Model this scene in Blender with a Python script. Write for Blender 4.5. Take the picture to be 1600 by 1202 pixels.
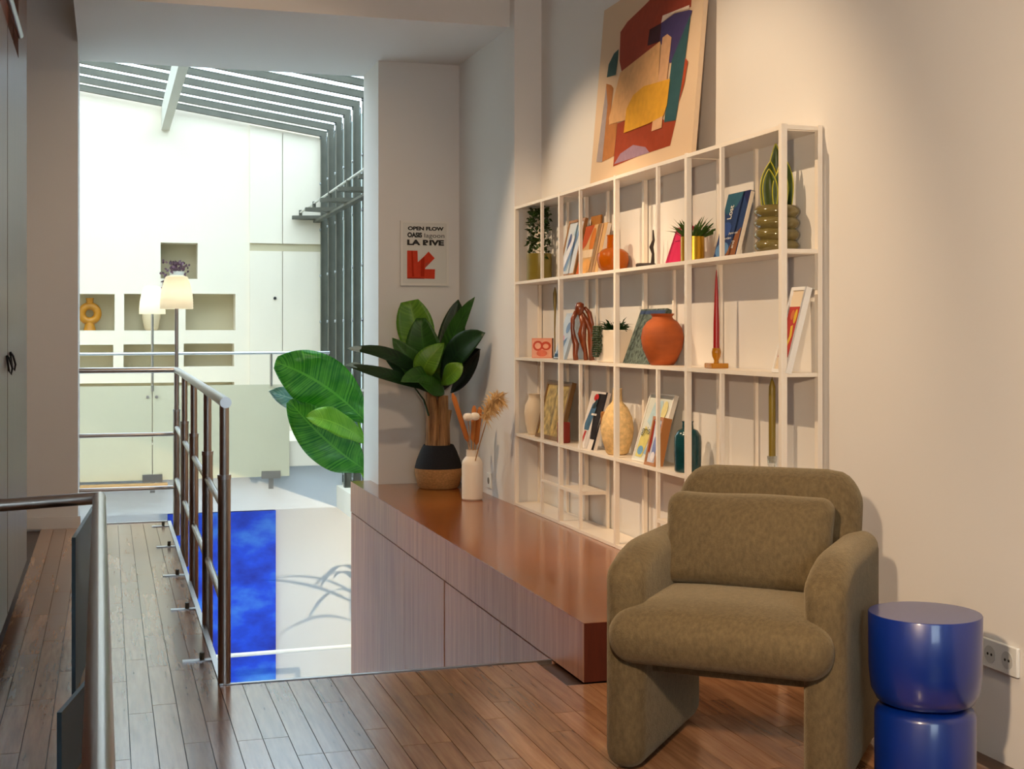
import bpy, math, random
from mathutils import Vector, Matrix
random.seed(7)
R = math.radians
for o in list(bpy.data.objects): bpy.data.objects.remove(o)
SC = bpy.context.scene
COL = SC.collection

# ------------------------------------------------------------------ camera
F = 2080.0; YAW = math.atan(632 / F); CA, SA = math.cos(YAW), math.sin(YAW); EYE = 1.17
cd = bpy.data.cameras.new('camera'); cam = bpy.data.objects.new('camera', cd); COL.objects.link(cam)
cam.location = (0, 0, EYE); cam.rotation_euler = (R(90), 0, -YAW)
cd.sensor_width = 36; cd.lens = 36 * F / 1600; cd.shift_y = -81 / 1600; cd.clip_start = .05
SC.camera = cam

# ------------------------------------------------------------------ world, lights, exposure
w = bpy.data.worlds.new('sky'); SC.world = w; w.use_nodes = True
bg = w.node_tree.nodes['Background']; bg.inputs[0].default_value = (.70, .85, 1.0, 1); bg.inputs[1].default_value = 3.6
SC.view_settings.view_transform = 'Standard'; SC.view_settings.look = 'None'
SC.view_settings.exposure = 0.85; SC.view_settings.gamma = 1; SC.view_settings.use_curve_mapping = False
WARM = (1, .72, .45)
def aim(o, target): o.rotation_euler = (Vector(target) - o.location).to_track_quat('-Z', 'Y').to_euler()
def spot(name, loc, target, energy, angle, blend=.6, size=.03, color=WARM):
    l = bpy.data.lights.new(name, 'SPOT'); l.energy = energy; l.spot_size = R(angle); l.spot_blend = blend
    l.shadow_soft_size = size; l.color = color
    o = bpy.data.objects.new(name, l); COL.objects.link(o); o.location = loc; aim(o, target); return o
spot('ceiling_spot', (.05, 4.5, 3.38), (2.35, 4.75, 1.2), 140, 56, .7, .025)
spot('ceiling_spot', (.05, 6.25, 3.38), (2.3, 6.35, .95), 140, 54, .5, .025)
spot('ceiling_spot', (1.0, 5.2, 3.38), (1.7, 5.6, .2), 26, 70, .8, .04)
spot('ceiling_spot', (.7, 4.6, 3.3), (.7, 8.4, 1.15), 62, 58, .8, .05)
spot('ceiling_spot', (1.15, 2.7, 3.38), (1.6, 3.15, .4), 75, 36, .8, .04)
spot('standing_lamp', (.5, 1.5, 1.42), (2.35, 3.5, 1.1), 100, 95, .8, .04)
spot('lower_wall_spot', (3.9, 12.6, -1.3), (2.0, 14.9, -1.3), 150, 75, .5, .02, (1, .82, .55))
ad = bpy.data.lights.new('rear_fill', 'AREA'); ad.shape = 'RECTANGLE'; ad.size = 1.3; ad.size_y = 1.4  # added cool fill light behind the viewer
ad.energy = 5; ad.color = (.84, .92, 1)
ao = bpy.data.objects.new('rear_fill', ad); COL.objects.link(ao); ao.location = (.9, -1.42, 1.7); aim(ao, (.9, 5, 1.2))

# ------------------------------------------------------------------ helpers
def lin(c):
    return tuple(((v / 255) / 12.92 if v / 255 <= .04045 else ((v / 255 + .055) / 1.055) ** 2.4) for v in c) + (1,)
def nd(m, t): return m.node_tree.nodes.new(t)
def mat(name, c, rough=.5, metal=0, spec=.5, var=0, vscale=8, bump=0, bscale=60, coat=0, sheen=0, trans=0, stretch=(1, 1, 1), alpha=1, emit=0):
    m = bpy.data.materials.new(name); m.use_nodes = True
    b = m.node_tree.nodes['Principled BSDF']; L = m.node_tree.links.new
    col = lin(c); b.inputs['Base Color'].default_value = col
    b.inputs['Roughness'].default_value = rough; b.inputs['Metallic'].default_value = metal
    b.inputs['Specular IOR Level'].default_value = spec; b.inputs['Coat Weight'].default_value = coat
    b.inputs['Coat Roughness'].default_value = .12
    b.inputs['Sheen Weight'].default_value = sheen; b.inputs['Transmission Weight'].default_value = trans
    b.inputs['Alpha'].default_value = alpha
    if var or bump:
        tc = nd(m, 'ShaderNodeNewGeometry'); mp = nd(m, 'ShaderNodeMapping'); mp.inputs['Scale'].default_value = stretch
        L(tc.outputs['Position'], mp.inputs['Vector'])
    if var:
        n = nd(m, 'ShaderNodeTexNoise'); n.inputs['Scale'].default_value = vscale; n.inputs['Detail'].default_value = 4
        L(mp.outputs[0], n.inputs['Vector'])
        r = nd(m, 'ShaderNodeValToRGB'); r.color_ramp.elements[0].position = .3; r.color_ramp.elements[1].position = .7
        r.color_ramp.elements[0].color = tuple(v * (1 - var) for v in col[:3]) + (1,)
        r.color_ramp.elements[1].color = tuple(min(1, v * (1 + var)) for v in col[:3]) + (1,)
        L(n.outputs['Fac'], r.inputs[0]); L(r.outputs[0], b.inputs['Base Color'])
    if bump:
        n2 = nd(m, 'ShaderNodeTexNoise'); n2.inputs['Scale'].default_value = bscale; n2.inputs['Detail'].default_value = 3
        L(mp.outputs[0], n2.inputs['Vector'])
        bp = nd(m, 'ShaderNodeBump'); bp.inputs['Strength'].default_value = bump; bp.inputs['Distance'].default_value = .004
        L(n2.outputs['Fac'], bp.inputs['Height']); L(bp.outputs[0], b.inputs['Normal'])
    return m
def wood(name, dark, light, stretch, scale=1, rough=.3, rnd=0, coat=0, bump=.05):
    m = bpy.data.materials.new(name); m.use_nodes = True; L = m.node_tree.links.new
    b = m.node_tree.nodes['Principled BSDF']; b.inputs['Roughness'].default_value = rough
    b.inputs['Coat Weight'].default_value = coat; b.inputs['Coat Roughness'].default_value = .18
    g = nd(m, 'ShaderNodeNewGeometry'); oi = nd(m, 'ShaderNodeObjectInfo'); ad_ = nd(m, 'ShaderNodeVectorMath'); ad_.operation = 'ADD'
    sc = nd(m, 'ShaderNodeMath'); sc.operation = 'MULTIPLY'; sc.inputs[1].default_value = 17 if rnd else 0
    L(oi.outputs['Random'], sc.inputs[0])
    L(g.outputs['Position'], ad_.inputs[0]); L(sc.outputs[0], ad_.inputs[1])
    mp = nd(m, 'ShaderNodeMapping'); mp.inputs['Scale'].default_value = stretch; L(ad_.outputs[0], mp.inputs['Vector'])
    n = nd(m, 'ShaderNodeTexNoise'); n.inputs['Scale'].default_value = scale; n.inputs['Detail'].default_value = 6
    n.inputs['Roughness'].default_value = .65; L(mp.outputs[0], n.inputs['Vector'])
    r = nd(m, 'ShaderNodeValToRGB'); r.color_ramp.elements[0].position = .32; r.color_ramp.elements[1].position = .68
    r.color_ramp.elements[0].color = lin(dark); r.color_ramp.elements[1].color = lin(light)
    L(n.outputs['Fac'], r.inputs[0])
    if rnd:
        h = nd(m, 'ShaderNodeHueSaturation'); mr = nd(m, 'ShaderNodeMapRange')
        mr.inputs['To Min'].default_value = 1 - rnd; mr.inputs['To Max'].default_value = 1 + rnd
        L(oi.outputs['Random'], mr.inputs['Value']); L(mr.outputs[0], h.inputs['Value']); L(r.outputs[0], h.inputs['Color'])
        L(h.outputs[0], b.inputs['Base Color'])
    else: L(r.outputs[0], b.inputs['Base Color'])
    bp = nd(m, 'ShaderNodeBump'); bp.inputs['Strength'].default_value = bump; bp.inputs['Distance'].default_value = .002
    L(n.outputs['Fac'], bp.inputs['Height']); L(bp.outputs[0], b.inputs['Normal'])
    return m
def glass(name, tint, fac, rough=.02):
    m = bpy.data.materials.new(name); m.use_nodes = True; L = m.node_tree.links.new
    m.node_tree.nodes.remove(m.node_tree.nodes['Principled BSDF']); out = m.node_tree.nodes['Material Output']
    t = nd(m, 'ShaderNodeBsdfTransparent'); t.inputs[0].default_value = tint
    g = nd(m, 'ShaderNodeBsdfGlossy'); g.inputs['Roughness'].default_value = rough
    x = nd(m, 'ShaderNodeMixShader'); x.inputs[0].default_value = fac
    L(t.outputs[0], x.inputs[1]); L(g.outputs[0], x.inputs[2]); L(x.outputs[0], out.inputs[0]); return m

M = {}
M['wall'] = mat('wall_paint', (224, 221, 217), .7, bump=.05, bscale=90)
M['wall2'] = mat('atrium_paint', (234, 223, 203), .7, var=.02, vscale=1.2)
M['fascia'] = mat('fascia_paint', (200, 204, 208), .7)
M['niche'] = mat('niche_shade', (196, 184, 152), .8)  # shade of the recessed backs is put into this colour
M['ceil'] = mat('ceiling_paint', (232, 228, 222), .8)
M['plank'] = wood('floor_plank_wood', (138, 94, 64), (188, 140, 102), (34, 2.2, 34), 1, .22, .22, .45)
M['slab'] = wood('floor_base_wood', (60, 40, 28), (84, 58, 42), (30, 2, 30), 1, .4)
M['counter'] = wood('counter_wood', (124, 60, 12), (156, 86, 24), (3, 46, 46), 1, .17, 0, .3, .02)
M['cabfront'] = wood('cabinet_front_wood', (166, 108, 78), (204, 148, 112), (40, 40, 1.6), 1, .38, .05)
M['wardrobe'] = wood('wardrobe_wood', (112, 78, 60), (124, 88, 68), (30, 30, 1.5), 1, .42, .05, .12, .01)
M['redwood'] = wood('red_wood', (110, 48, 20), (140, 66, 30), (30, 30, 2), 1, .5)
M['steel'] = mat('brushed_steel', (178, 172, 166), .28, 1)
M['steelB'] = mat('bright_steel', (186, 188, 190), .34, 1)
M['panel'] = mat('grey_metal_panel', (62, 84, 96), .45, .2)
M['frame'] = mat('window_steel', (84, 82, 70), .55, .2, var=.12, vscale=6)
M['beam'] = mat('beam_paint', (186, 184, 172), .6)
M['glass'] = glass('window_glass', (.96, .985, .98, 1), .06)
M['sage'] = mat('frosted_sage_glass', (210, 202, 172), .25, 0, .5, var=.02, vscale=2)
M['white'] = mat('white_lacquer', (236, 226, 212), .35)
M['cloth'] = mat('olive_velvet', (98, 84, 60), .9, 0, .2, var=.22, vscale=95, stretch=(1, 1, .55), bump=.6, bscale=380, sheen=.5)
_b = M['cloth'].node_tree.nodes['Principled BSDF']; _b.inputs['Sheen Tint'].default_value = lin((206, 192, 164)); _b.inputs['Sheen Roughness'].default_value = .35
M['blue'] = mat('blue_lacquer', (0, 36, 118), .35, 0, .5, var=.12, vscale=5, coat=.8)
M['black'] = mat('black_matte', (22, 21, 22), .6)
M['plastic'] = mat('white_plastic', (222, 224, 222), .4)
M['dark'] = mat('dark_hole', (30, 28, 26), .8)

class MB:
    def __init__(s): s.v = []; s.f = []; s.mi = []; s.k = 0
    def add(s, vs, fs):
        b = len(s.v); s.v += [tuple(v) for v in vs]
        for f in fs: s.f.append(tuple(b + i for i in f)); s.mi.append(s.k)
        return s
    def box(s, a, b):
        (x0, y0, z0), (x1, y1, z1) = a, b
        x0, x1 = sorted((x0, x1)); y0, y1 = sorted((y0, y1)); z0, z1 = sorted((z0, z1))
        return s.add([(x0, y0, z0), (x1, y0, z0), (x1, y1, z0), (x0, y1, z0), (x0, y0, z1), (x1, y0, z1), (x1, y1, z1), (x0, y1, z1)],
                     [(3, 2, 1, 0), (4, 5, 6, 7), (0, 1, 5, 4), (1, 2, 6, 5), (2, 3, 7, 6), (3, 0, 4, 7)])
    def prism(s, pts, z0, z1):
        n = len(pts)
        return s.add([(x, y, z0) for x, y in pts] + [(x, y, z1) for x, y in pts],
                     [tuple(reversed(range(n))), tuple(range(n, 2 * n))] + [(i, (i + 1) % n, n + (i + 1) % n, n + i) for i in range(n)])
    def tube(s, pts, rad, n=12, cap=True):
        pts = [Vector(p) for p in pts]; rr = rad if isinstance(rad, (list, tuple)) else [rad] * len(pts)
        vs = []; fs = []; up = None
        for i, p in enumerate(pts):
            d = (pts[min(i + 1, len(pts) - 1)] - pts[max(i - 1, 0)]).normalized()
            if up is None: up = d.orthogonal().normalized()
            up = (up - d * up.dot(d)); up = up.normalized() if up.length > 1e-6 else d.orthogonal().normalized()
            sd = d.cross(up)
            for k in range(n):
                a = 2 * math.pi * k / n; vs.append(p + (up * math.cos(a) + sd * math.sin(a)) * rr[i])
        for i in range(len(pts) - 1):
            for k in range(n): fs.append((i * n + k, i * n + (k + 1) % n, (i + 1) * n + (k + 1) % n, (i + 1) * n + k))
        if cap: fs += [tuple(reversed(range(n))), tuple(range((len(pts) - 1) * n, len(pts) * n))]
        return s.add(vs, fs)
    def lathe(s, prof, c=(0, 0, 0), n=32, caps=True):
        vs = []; fs = []
        for r_, z in prof:
            for k in range(n):
                a = 2 * math.pi * k / n; vs.append((c[0] + r_ * math.cos(a), c[1] + r_ * math.sin(a), c[2] + z))
        for i in range(len(prof) - 1):
            for k in range(n): fs.append((i * n + k, i * n + (k + 1) % n, (i + 1) * n + (k + 1) % n, (i + 1) * n + k))
        if caps: fs += [tuple(reversed(range(n))), tuple(range((len(prof) - 1) * n, len(prof) * n))]
        return s.add(vs, fs)
    def rbox(s, c, size, r, n=10, fn=None):
        hx, hy, hz = [q / 2 for q in size]; idx = {}; vs = []; fs = []
        def vert(p):
            key = tuple(round(q, 5) for q in p)
            if key in idx: return idx[key]
            q = Vector((p[0] * hx, p[1] * hy, p[2] * hz))
            inn = Vector((max(-hx + r, min(hx - r, q.x)), max(-hy + r, min(hy - r, q.y)), max(-hz + r, min(hz - r, q.z))))
            d = q - inn
            if d.length > 1e-9: q = inn + d.normalized() * r
            if fn: q = fn(q, hx, hy, hz)
            idx[key] = len(vs); vs.append((c[0] + q.x, c[1] + q.y, c[2] + q.z)); return idx[key]
        def g(h):
            k = max(3, int(n * .35)); e = min(1, r / h); a = [-1 + e * i / k for i in range(k)]
            mid = [-1 + e + (2 - 2 * e) * i / n for i in range(n + 1)]; b = [1 - e + e * (i + 1) / k for i in range(k)]
            return a + mid + b
        G = [g(hx), g(hy), g(hz)]
        for ax in range(3):
            u, v = (ax + 1) % 3, (ax + 2) % 3
            for sg in (-1, 1):
                for i in range(len(G[u]) - 1):
                    for j in range(len(G[v]) - 1):
                        q = []
                        for di, dj in ((0, 0), (1, 0), (1, 1), (0, 1)):
                            p = [0, 0, 0]; p[ax] = sg; p[u] = G[u][i + di]; p[v] = G[v][j + dj]; q.append(vert(p))
                        if sg < 0: q.reverse()
                        if len(set(q)) >= 3: fs.append(tuple(dict.fromkeys(q)))
        return s.add(vs, fs)
    def build(s, name, mats, parent=None, smooth=True, bevel=0, world=True, angle=40):
        me = bpy.data.meshes.new(name); me.from_pydata(s.v, [], s.f)
        for m in (mats if isinstance(mats, (list, tuple)) else [mats]): me.materials.append(m)
        me.polygons.foreach_set('material_index', s.mi)
        if smooth:
            me.polygons.foreach_set('use_smooth', [True] * len(me.polygons)); me.set_sharp_from_angle(angle=R(angle))
        me.update()
        o = bpy.data.objects.new(name, me); COL.objects.link(o)
        if parent:
            o.parent = parent
            if world: o.matrix_parent_inverse = parent.matrix_basis.inverted()
        if bevel:
            bm_ = o.modifiers.new('bevel', 'BEVEL'); bm_.width = bevel; bm_.segments = 2; bm_.limit_method = 'ANGLE'
        return o
def tag(o, label, cat=None, group=None, kind=None):
    o['label'] = label
    if cat: o['category'] = cat
    if group: o['group'] = group
    if kind: o['kind'] = kind
    return o
def T(name, label, cat, loc=(0, 0, 0), rz=0, group=None):
    o = bpy.data.objects.new(name, None); COL.objects.link(o); o.location = loc; o.rotation_euler = (0, 0, rz)
    o.empty_display_size = .05
    return tag(o, label, cat, group)
def S(o, label=None):
    o['kind'] = 'structure'
    if label: o['label'] = label
    return o
def E(name, loc=(0, 0, 0), label=None):
    o = bpy.data.objects.new(name, None); COL.objects.link(o); o.location = loc; return S(o, label)
def copyo(o, parent, loc):
    c = o.copy(); COL.objects.link(c); c.parent = parent; c.location = loc; return c
def at(px, py, Y):
    "a point of the place at depth Y, read off the photograph"
    u = (px - 800) / F; X = Y * (u * CA + SA) / (CA - u * SA); D = Y * CA + X * SA
    return Vector((X, Y, EYE + (520 - py) * D / F))

# ------------------------------------------------------------------ the room shell
LOW = -2.75; WX = 2.35
fl = E('floor', (0, 0, 0), 'wooden plank floor of the room and the bridge')
MB().box((-.95, -1.5, -.3), (WX, 2.4, -.001)).box((-.95, 2.4, -.3), (WX, 4.5, -.012)).box((-.95, 4.5, -.3), (.355, 8.5, -.012)).build('floor_base', M['slab'], fl)
pw = .0735; cache = {}
def plank(x, y0, y1):
    ln = round(y1 - y0, 3); key = ln
    if key not in cache:
        mb = MB().box((.001, 0, -.011), (pw - .0012, ln - .0025, 0)); cache[key] = mb.build('plank', M['plank'], fl, smooth=False, world=False); o = cache[key]
    else:
        o = cache[key].copy(); COL.objects.link(o); o.parent = fl
    o.location = (x, y0, 0)
LENS = [.5, .7, .85]
x = -.38
while x + pw <= WX - .015:
    y = 8.497 if x + pw < .356 else (4.497 if x + pw < 1.52 else 4.17); first = True
    while y > 2.45:
        l = random.choice([.3, .45, .62, .8]) if first else random.choice(LENS)
        l = min(l, y - 2.4)
        if y - l - 2.4 < .2: l = y - 2.4
        plank(x, round(y - l, 3), round(y, 3)); y = round(y - l, 3); first = False
    x += pw
S(MB().box((.355, 4.5, -.06), (.375, 8.52, .006)).box((-.165, 8.5, -.06), (.375, 8.52, .006)).build('trim_1', M['steelB']), 'bright steel edge strip along the bridge')
S(MB().box((.375, 4.5, -.3), (1.515, 4.512, .004)).build('trim_2', M['steelB']), 'thin steel strip along the floor edge over the void')
S(MB().box((WX, -1.5, -.3), (WX + .1, 7.16, 3.45)).box((2.19, 7.16, LOW), (WX + .1, 8.39, 3.45)).build('wall_right', M['wall']), 'white plastered wall behind the shelving')
S(MB().box((1.657, 8.39, LOW), (2.5, 8.9, 2.91)).build('wall_pillar', M['wall']), 'white pillar beside the void')
S(MB().box((-1.05, 8.4, LOW), (-.17, 8.95, 4.3)).build('wall_back', M['wall']), 'white wall pier at the end of the bridge')
S(MB().box((-.17, 7.25, 2.91), (2.19, 8.95, 3.45)).box((-.17, 8.6, 3.45), (2.46, 8.95, 4.3)).box((2.19, 8.39, 2.91), (2.46, 8.95, 3.45)).build('wall_beam', M['wall']), 'white beam over the opening')
S(MB().box((-1.05, -1.5, -.3), (-.95, 8.4, 3.45)).build('wall_left', M['wall']), 'white wall behind the wardrobe')
S(MB().box((-1.05, -1.6, 3.45), (WX + .1, 8.4, 3.55)).build('ceiling', M['ceil']), 'white ceiling of the room')
S(MB().box((-1.05, -1.6, -.3), (.2, -1.5, 3.45)).box((1.6, -1.6, -.3), (2.45, -1.5, 3.45)).box((.2, -1.6, -.3), (1.6, -1.5, 1.0)).box((.2, -1.6, 2.5), (1.6, -1.5, 3.45)).build('wall_behind', M['wall']), 'wall behind the viewer with an added window opening')
w2 = E('window_added', (.9, -1.55, .6), 'added unseen window behind the viewer')  # added opening, lets cool sky fill into the room from behind
for x in (.23, .9, 1.57): MB().box((x - .03, -1.58, 1.0), (x + .03, -1.52, 2.5)).build('frame_bar', M['white'], w2)
for x0, x1 in ((.26, .87), (.93, 1.54)): MB().box((x0, -1.555, 1.0), (x1, -1.545, 2.5)).build('pane', M['glass'], w2)
S(MB().box((-.95, 8.385, 0), (-.155, 8.4, .07)).build('baseboard_back', M['wall']), 'low white baseboard at the pier')

# ------------------------------------------------------------------ atrium shell
FY = 16.0; GX = 2.46
def rz(x): return EYE + 2.364 + .148 * (GX - x)
holes = [(.591, 1.012, 1.80, 2.219), (-.60, .078, 1.195, 1.615), (.184, .775, 1.195, 1.62), (.873, 1.447, 1.20, 1.628),
         (-.60, .063, .765, 1.03), (.177, .765, .765, 1.035), (.852, 1.432, .772, 1.042), (-.60, 1.432, .35, .588)]
xs = sorted({-3.0, GX + .1, *[h[0] for h in holes], *[h[1] for h in holes]}); zs = sorted({-.3, 3.3, *[h[2] for h in holes], *[h[3] for h in holes]})
mb = MB()
for i in range(len(xs) - 1):
    for j in range(len(zs) - 1):
        cx, cz = (xs[i] + xs[i + 1]) / 2, (zs[j] + zs[j + 1]) / 2
        if any(h[0] < cx < h[1] and h[2] < cz < h[3] for h in holes): continue
        mb.box((xs[i], FY, zs[j]), (xs[i + 1], FY + .3, zs[j + 1]))
mb.add([(-3, FY, 3.3), (GX + .1, FY, 3.3), (GX + .1, FY, rz(GX) + .12), (-3, FY, rz(-3) + .12)], [(0, 1, 2, 3)])
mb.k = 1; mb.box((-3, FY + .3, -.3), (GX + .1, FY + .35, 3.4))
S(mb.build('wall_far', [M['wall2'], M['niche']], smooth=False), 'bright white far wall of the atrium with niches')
S(MB().box((-3.1, 8.95, LOW), (-3, FY + .3, 4.6)).build('wall_atrium_left', M['wall2']), 'white side wall of the atrium')
S(MB().box((-3.1, 8.9, LOW), (-1.05, 8.95, 4.6)).build('wall_atrium_near', M['wall2']), 'white near wall of the atrium')
# gallery slab, lower wall, lower floor
S(MB().box((-3, 14.42, -.27), (GX, FY, 0)).build('floor_gallery', M['wall2']), 'gallery floor slab of the atrium')
S(MB().box((-3, 14.5, -.74), (GX, 14.9, -.27)).box((-3, 14.9, LOW), (4.3, 15, -.27)).build('wall_lower', M['fascia']), 'grey fascia and white wall under the gallery')
S(MB().box((-3.1, 1, LOW - .1), (4.3, 15, LOW)).build('floor_lower', mat('lower_floor', (226, 232, 238), .4)), 'pale floor of the lower level')
S(MB().box((4.3, 8.9, LOW), (4.4, 15, -.6)).box((2.5, 8.8, LOW), (4.3, 8.9, -.6)).box((-3.1, .9, LOW), (WX + .1, 1, -.3)).box((WX + .1, 1, LOW), (WX + .2, 8.8, -.3)).box((-3.1, 1, LOW), (-3.0, 8.95, -.3)).build('wall_lower_side', M['wall']), 'side walls of the lower level')
S(MB().box((GX, 8.9, -.74), (4.4, 15, -.62)).build('ceiling_lower', M['fascia']), 'ceiling of the lower level beside the atrium')
S(MB().box((-3.1, 1, -.34), (-.95, 8.9, -.3)).box((-.95, 1, -.34), (WX + .1, 4.4, -.3)).build('ceiling_below', M['ceil']), 'underside of the room above the lower level')
# glazed side wall
win = E('window_1', (GX, 12.5, -.5), 'steel framed glazed side wall of the atrium')
MB().box((GX - .06, 8.95, -.74), (GX + .12, FY, -.5)).build('sill', M['wall2'], win)
ys = [15.9 - .545 * k for k in range(13)]
mull = None
for k, y in enumerate(ys):
    if mull is None:
        mull = MB().box((-.012, -.03, 0), (.06, .03, rz(GX) + .48)).box((-.018, -.04, 0), (-.012, .04, rz(GX) + .48)).build('mullion', M['frame'], win, world=False)
        mull.location = (0, y - 12.5, 0)
    else: copyo(mull, win, (0, y - 12.5, 0))
bolt = None
for y in ys[:6]:
    for z in [-.35 + .55 * i for i in range(8)]:
        if bolt is None:
            bolt = MB().tube([(0, 0, 0), (-.012, 0, 0)], .016, 8).build('bolt', M['steelB'], win, world=False); bolt.location = (-.02, y - 12.5, z + .5)
        else: copyo(bolt, win, (-.02, y - 12.5, z + .5))
for k in range(len(ys) - 1):
    MB().box((GX + .04, ys[k + 1] + .035, -.5), (GX + .05, ys[k] - .035, rz(GX))).build('pane', M['glass'], win)
MB().box((GX + .05, 8.95, -.5), (GX + .06, ys[-1] - .035, rz(GX))).build('pane', M['glass'], win)
for zc in (.62,): MB().tube([(GX - .12, 9, zc), (GX - .12, FY - .1, zc)], .012, 8).build('tie_rod', M['steelB'], win)
# louvre brackets half way up
MB().tube([(GX - .26, 9.2, 2.66), (GX - .26, 15.95, 2.60)], .012, 8).build('tie_rod', M['beam'], win)
for y in ys[:9:2]:
    MB().prism([(GX - .36, y - .03), (GX - .02, y - .16), (GX - .02, y + .16), (GX - .36, y + .03)], 2.52, 2.56).tube([(GX - .26, y, 2.56), (GX - .26, y, 2.63)], .02, 6).build('bracket', M['frame'], win, smooth=False)
MB().box((GX - .10, 9, 2.49), (GX - .025, FY - .02, 2.515)).build('ledge', M['frame'], win)
S(MB().box((3.3, 7, -.6), (3.5, 24, 4.15)).build('wall_outside', mat('outside_render', (122, 132, 128), .9)), 'grey green neighbouring wall outside the glazing')
# sloping skylight
sky = E('skylight', (0, 12.5, 3.6), 'sloping glass roof on grey steel rafters')
def slope(x0, x1, y0, y1, z0, z1):
    a, b = rz(x0), rz(x1)
    return MB().add([(x0, y0, a + z0), (x1, y0, b + z0), (x1, y1, b + z0), (x0, y1, a + z0), (x0, y0, a + z1), (x1, y0, b + z1), (x1, y1, b + z1), (x0, y1, a + z1)],
                    [(3, 2, 1, 0), (4, 5, 6, 7), (0, 1, 5, 4), (1, 2, 6, 5), (2, 3, 7, 6), (3, 0, 4, 7)])
for k, y in enumerate(ys):
    slope(-3, GX + .05, y - .03, y + .03, -.02, .05).build('rafter', M['frame'], sky, smooth=False)
for k in range(len(ys) - 1): slope(-3, GX + .05, ys[k + 1] + .03, ys[k] - .03, .036, .043).build('pane', M['glass'], sky, smooth=False)
MB().box((.60, 8.95, 3.53), (.69, FY, rz(.65) - .012)).build('main_beam', M['beam'], sky)
S(MB().box((GX + .09, 8.8, 3.0), (GX + .19, 8.95, 4.2)).build('trim_3', M['wall']), 'edge trim beside the glazing')

# cupboard doors in the far wall
cup = T('wall_cupboard', 'flush white cupboard with four tall doors in far atrium wall', 'cupboard', (2.0, FY - .02, 0))
def topz(x): return rz(x) - .03
for x0, x1 in ((1.611, 1.99), (2.0, 2.455)):
    MB().add([(x0, FY - .03, 2.232), (x1, FY - .03, 2.232), (x1, FY - .03, topz(x1)), (x0, FY - .03, topz(x0)), (x0, FY - .002, 2.232), (x1, FY - .002, 2.232), (x1, FY - .002, topz(x1)), (x0, FY - .002, topz(x0))],
             [(0, 1, 2, 3), (7, 6, 5, 4), (0, 4, 5, 1), (1, 5, 6, 2), (2, 6, 7, 3), (3, 7, 4, 0)]).build('upper_door', M['wall2'], cup, smooth=False)
    MB().box((x0, FY - .03, .0), (x1, FY - .002, 2.14)).build('lower_door', M['wall2'], cup, smooth=False)
MB().tube([(1.905, FY - .045, 1.58), (1.905, FY - .03, 1.58)], .018, 10).build('knob', M['black'], cup)
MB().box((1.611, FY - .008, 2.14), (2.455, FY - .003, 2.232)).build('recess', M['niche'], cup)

# ------------------------------------------------------------------ gallery balustrade
gb = T('gallery_balustrade', 'sage frosted glass balustrade with steel handrail along far gallery', 'balustrade', (.8, 14.4, 0))
for x0, x1 in ((-1.9, -.72), (-.71, .443), (.453, 1.871)): MB().box((x0, 14.385, -.37), (x1, 14.4, .615)).build('panel', M['sage'], gb, smooth=False)
MB().tube([(-1.9, 14.36, .945), (2.30, 14.36, .955)], .016, 10).build('handrail', M['steelB'], gb)
for x in (-1.3, .448, 1.673):
    MB().tube([(x, 14.36, .60), (x, 14.36, .945)] if x != .448 else [(x, 14.375, .56), (x, 14.36, .62)], .014, 8).build('post', M['steel'], gb)
    MB().box((x - .1, 14.37, -.39), (x + .1, 14.384, -.31)).box((x - .025, 14.36, -.5), (x + .025, 14.384, -.39)).build('clamp', M['steel'], gb, smooth=False)
for x in (.40, .49):
    MB().tube([(x, 14.384, .50), (x, 14.37, .50)], .016, 8).build('bolt', M['steel'], gb)
MB().box((-1.9, 14.30, -.46), (.6, 14.41, -.40)).build('wooden_ledge', mat('pale_oak', (206, 160, 104), .6), gb, smooth=False)

# ------------------------------------------------------------------ bridge railing
br = T('bridge_railing', 'brushed steel railing with telescopic posts beside the bridge over void', 'railing', (.38, 6.4, 0))
PY = [4.52, 5.44, 6.42, 7.32, 8.46]; PX = [.372, .382, .388, .394, .408]
for x, y in zip(PX, PY):
    p = MB().tube([(x, y, .66), (x, y, .93)], .0155, 14).tube([(x, y, -.08), (x, y, .69)], .021, 14).build('post', M['steel'], br)
    MB().tube([(x, y, .682), (x, y, .697)], .0225, 14).build('sleeve', M['steelB'], p)
MB().tube([(PX[0], 4.46, .94), (PX[-1], 8.47, .94)], .019, 14).build('handrail', M['steelB'], br)
for z in (.585, .265):
    for k in range(4):
        MB().tube([(PX[k], PY[k], z), (PX[k + 1], PY[k + 1], z)], .013, 10).build('rail', M['steelB'], br)
er = T('end_railing', 'three steel rails closing the far end of the bridge', 'railing', (.1, 8.46, 0))
for z, rr in ((.94, .018), (.545, .013), (.215, .013)): MB().tube([(PX[-1], 8.46, z), (-.165, 8.46, z)], rr, 12).build('rail', M['steel'], er)
for k, y in enumerate((4.86, 5.78, 6.6, 7.5, 8.3)):
    names = ['nearest', 'second nearest', 'middle', 'second farthest', 'farthest']
    c = T('floor_clamp', names[k] + ' of five small steel floor clamps along the bridge edge', 'clamp', (.31, y, 0), 0, 'clamps along the bridge edge')
    MB().box((-.055, -.016, 0), (.045, .016, .005)).build('plate', M['steelB'], c, world=False)
    MB().tube([(.012, 0, .005), (.012, 0, .03)], .009, 8).tube([(.012, -.012, .024), (.012, .012, .024)], .006, 8).build('bolt', M['frame'], c, world=False)

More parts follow.
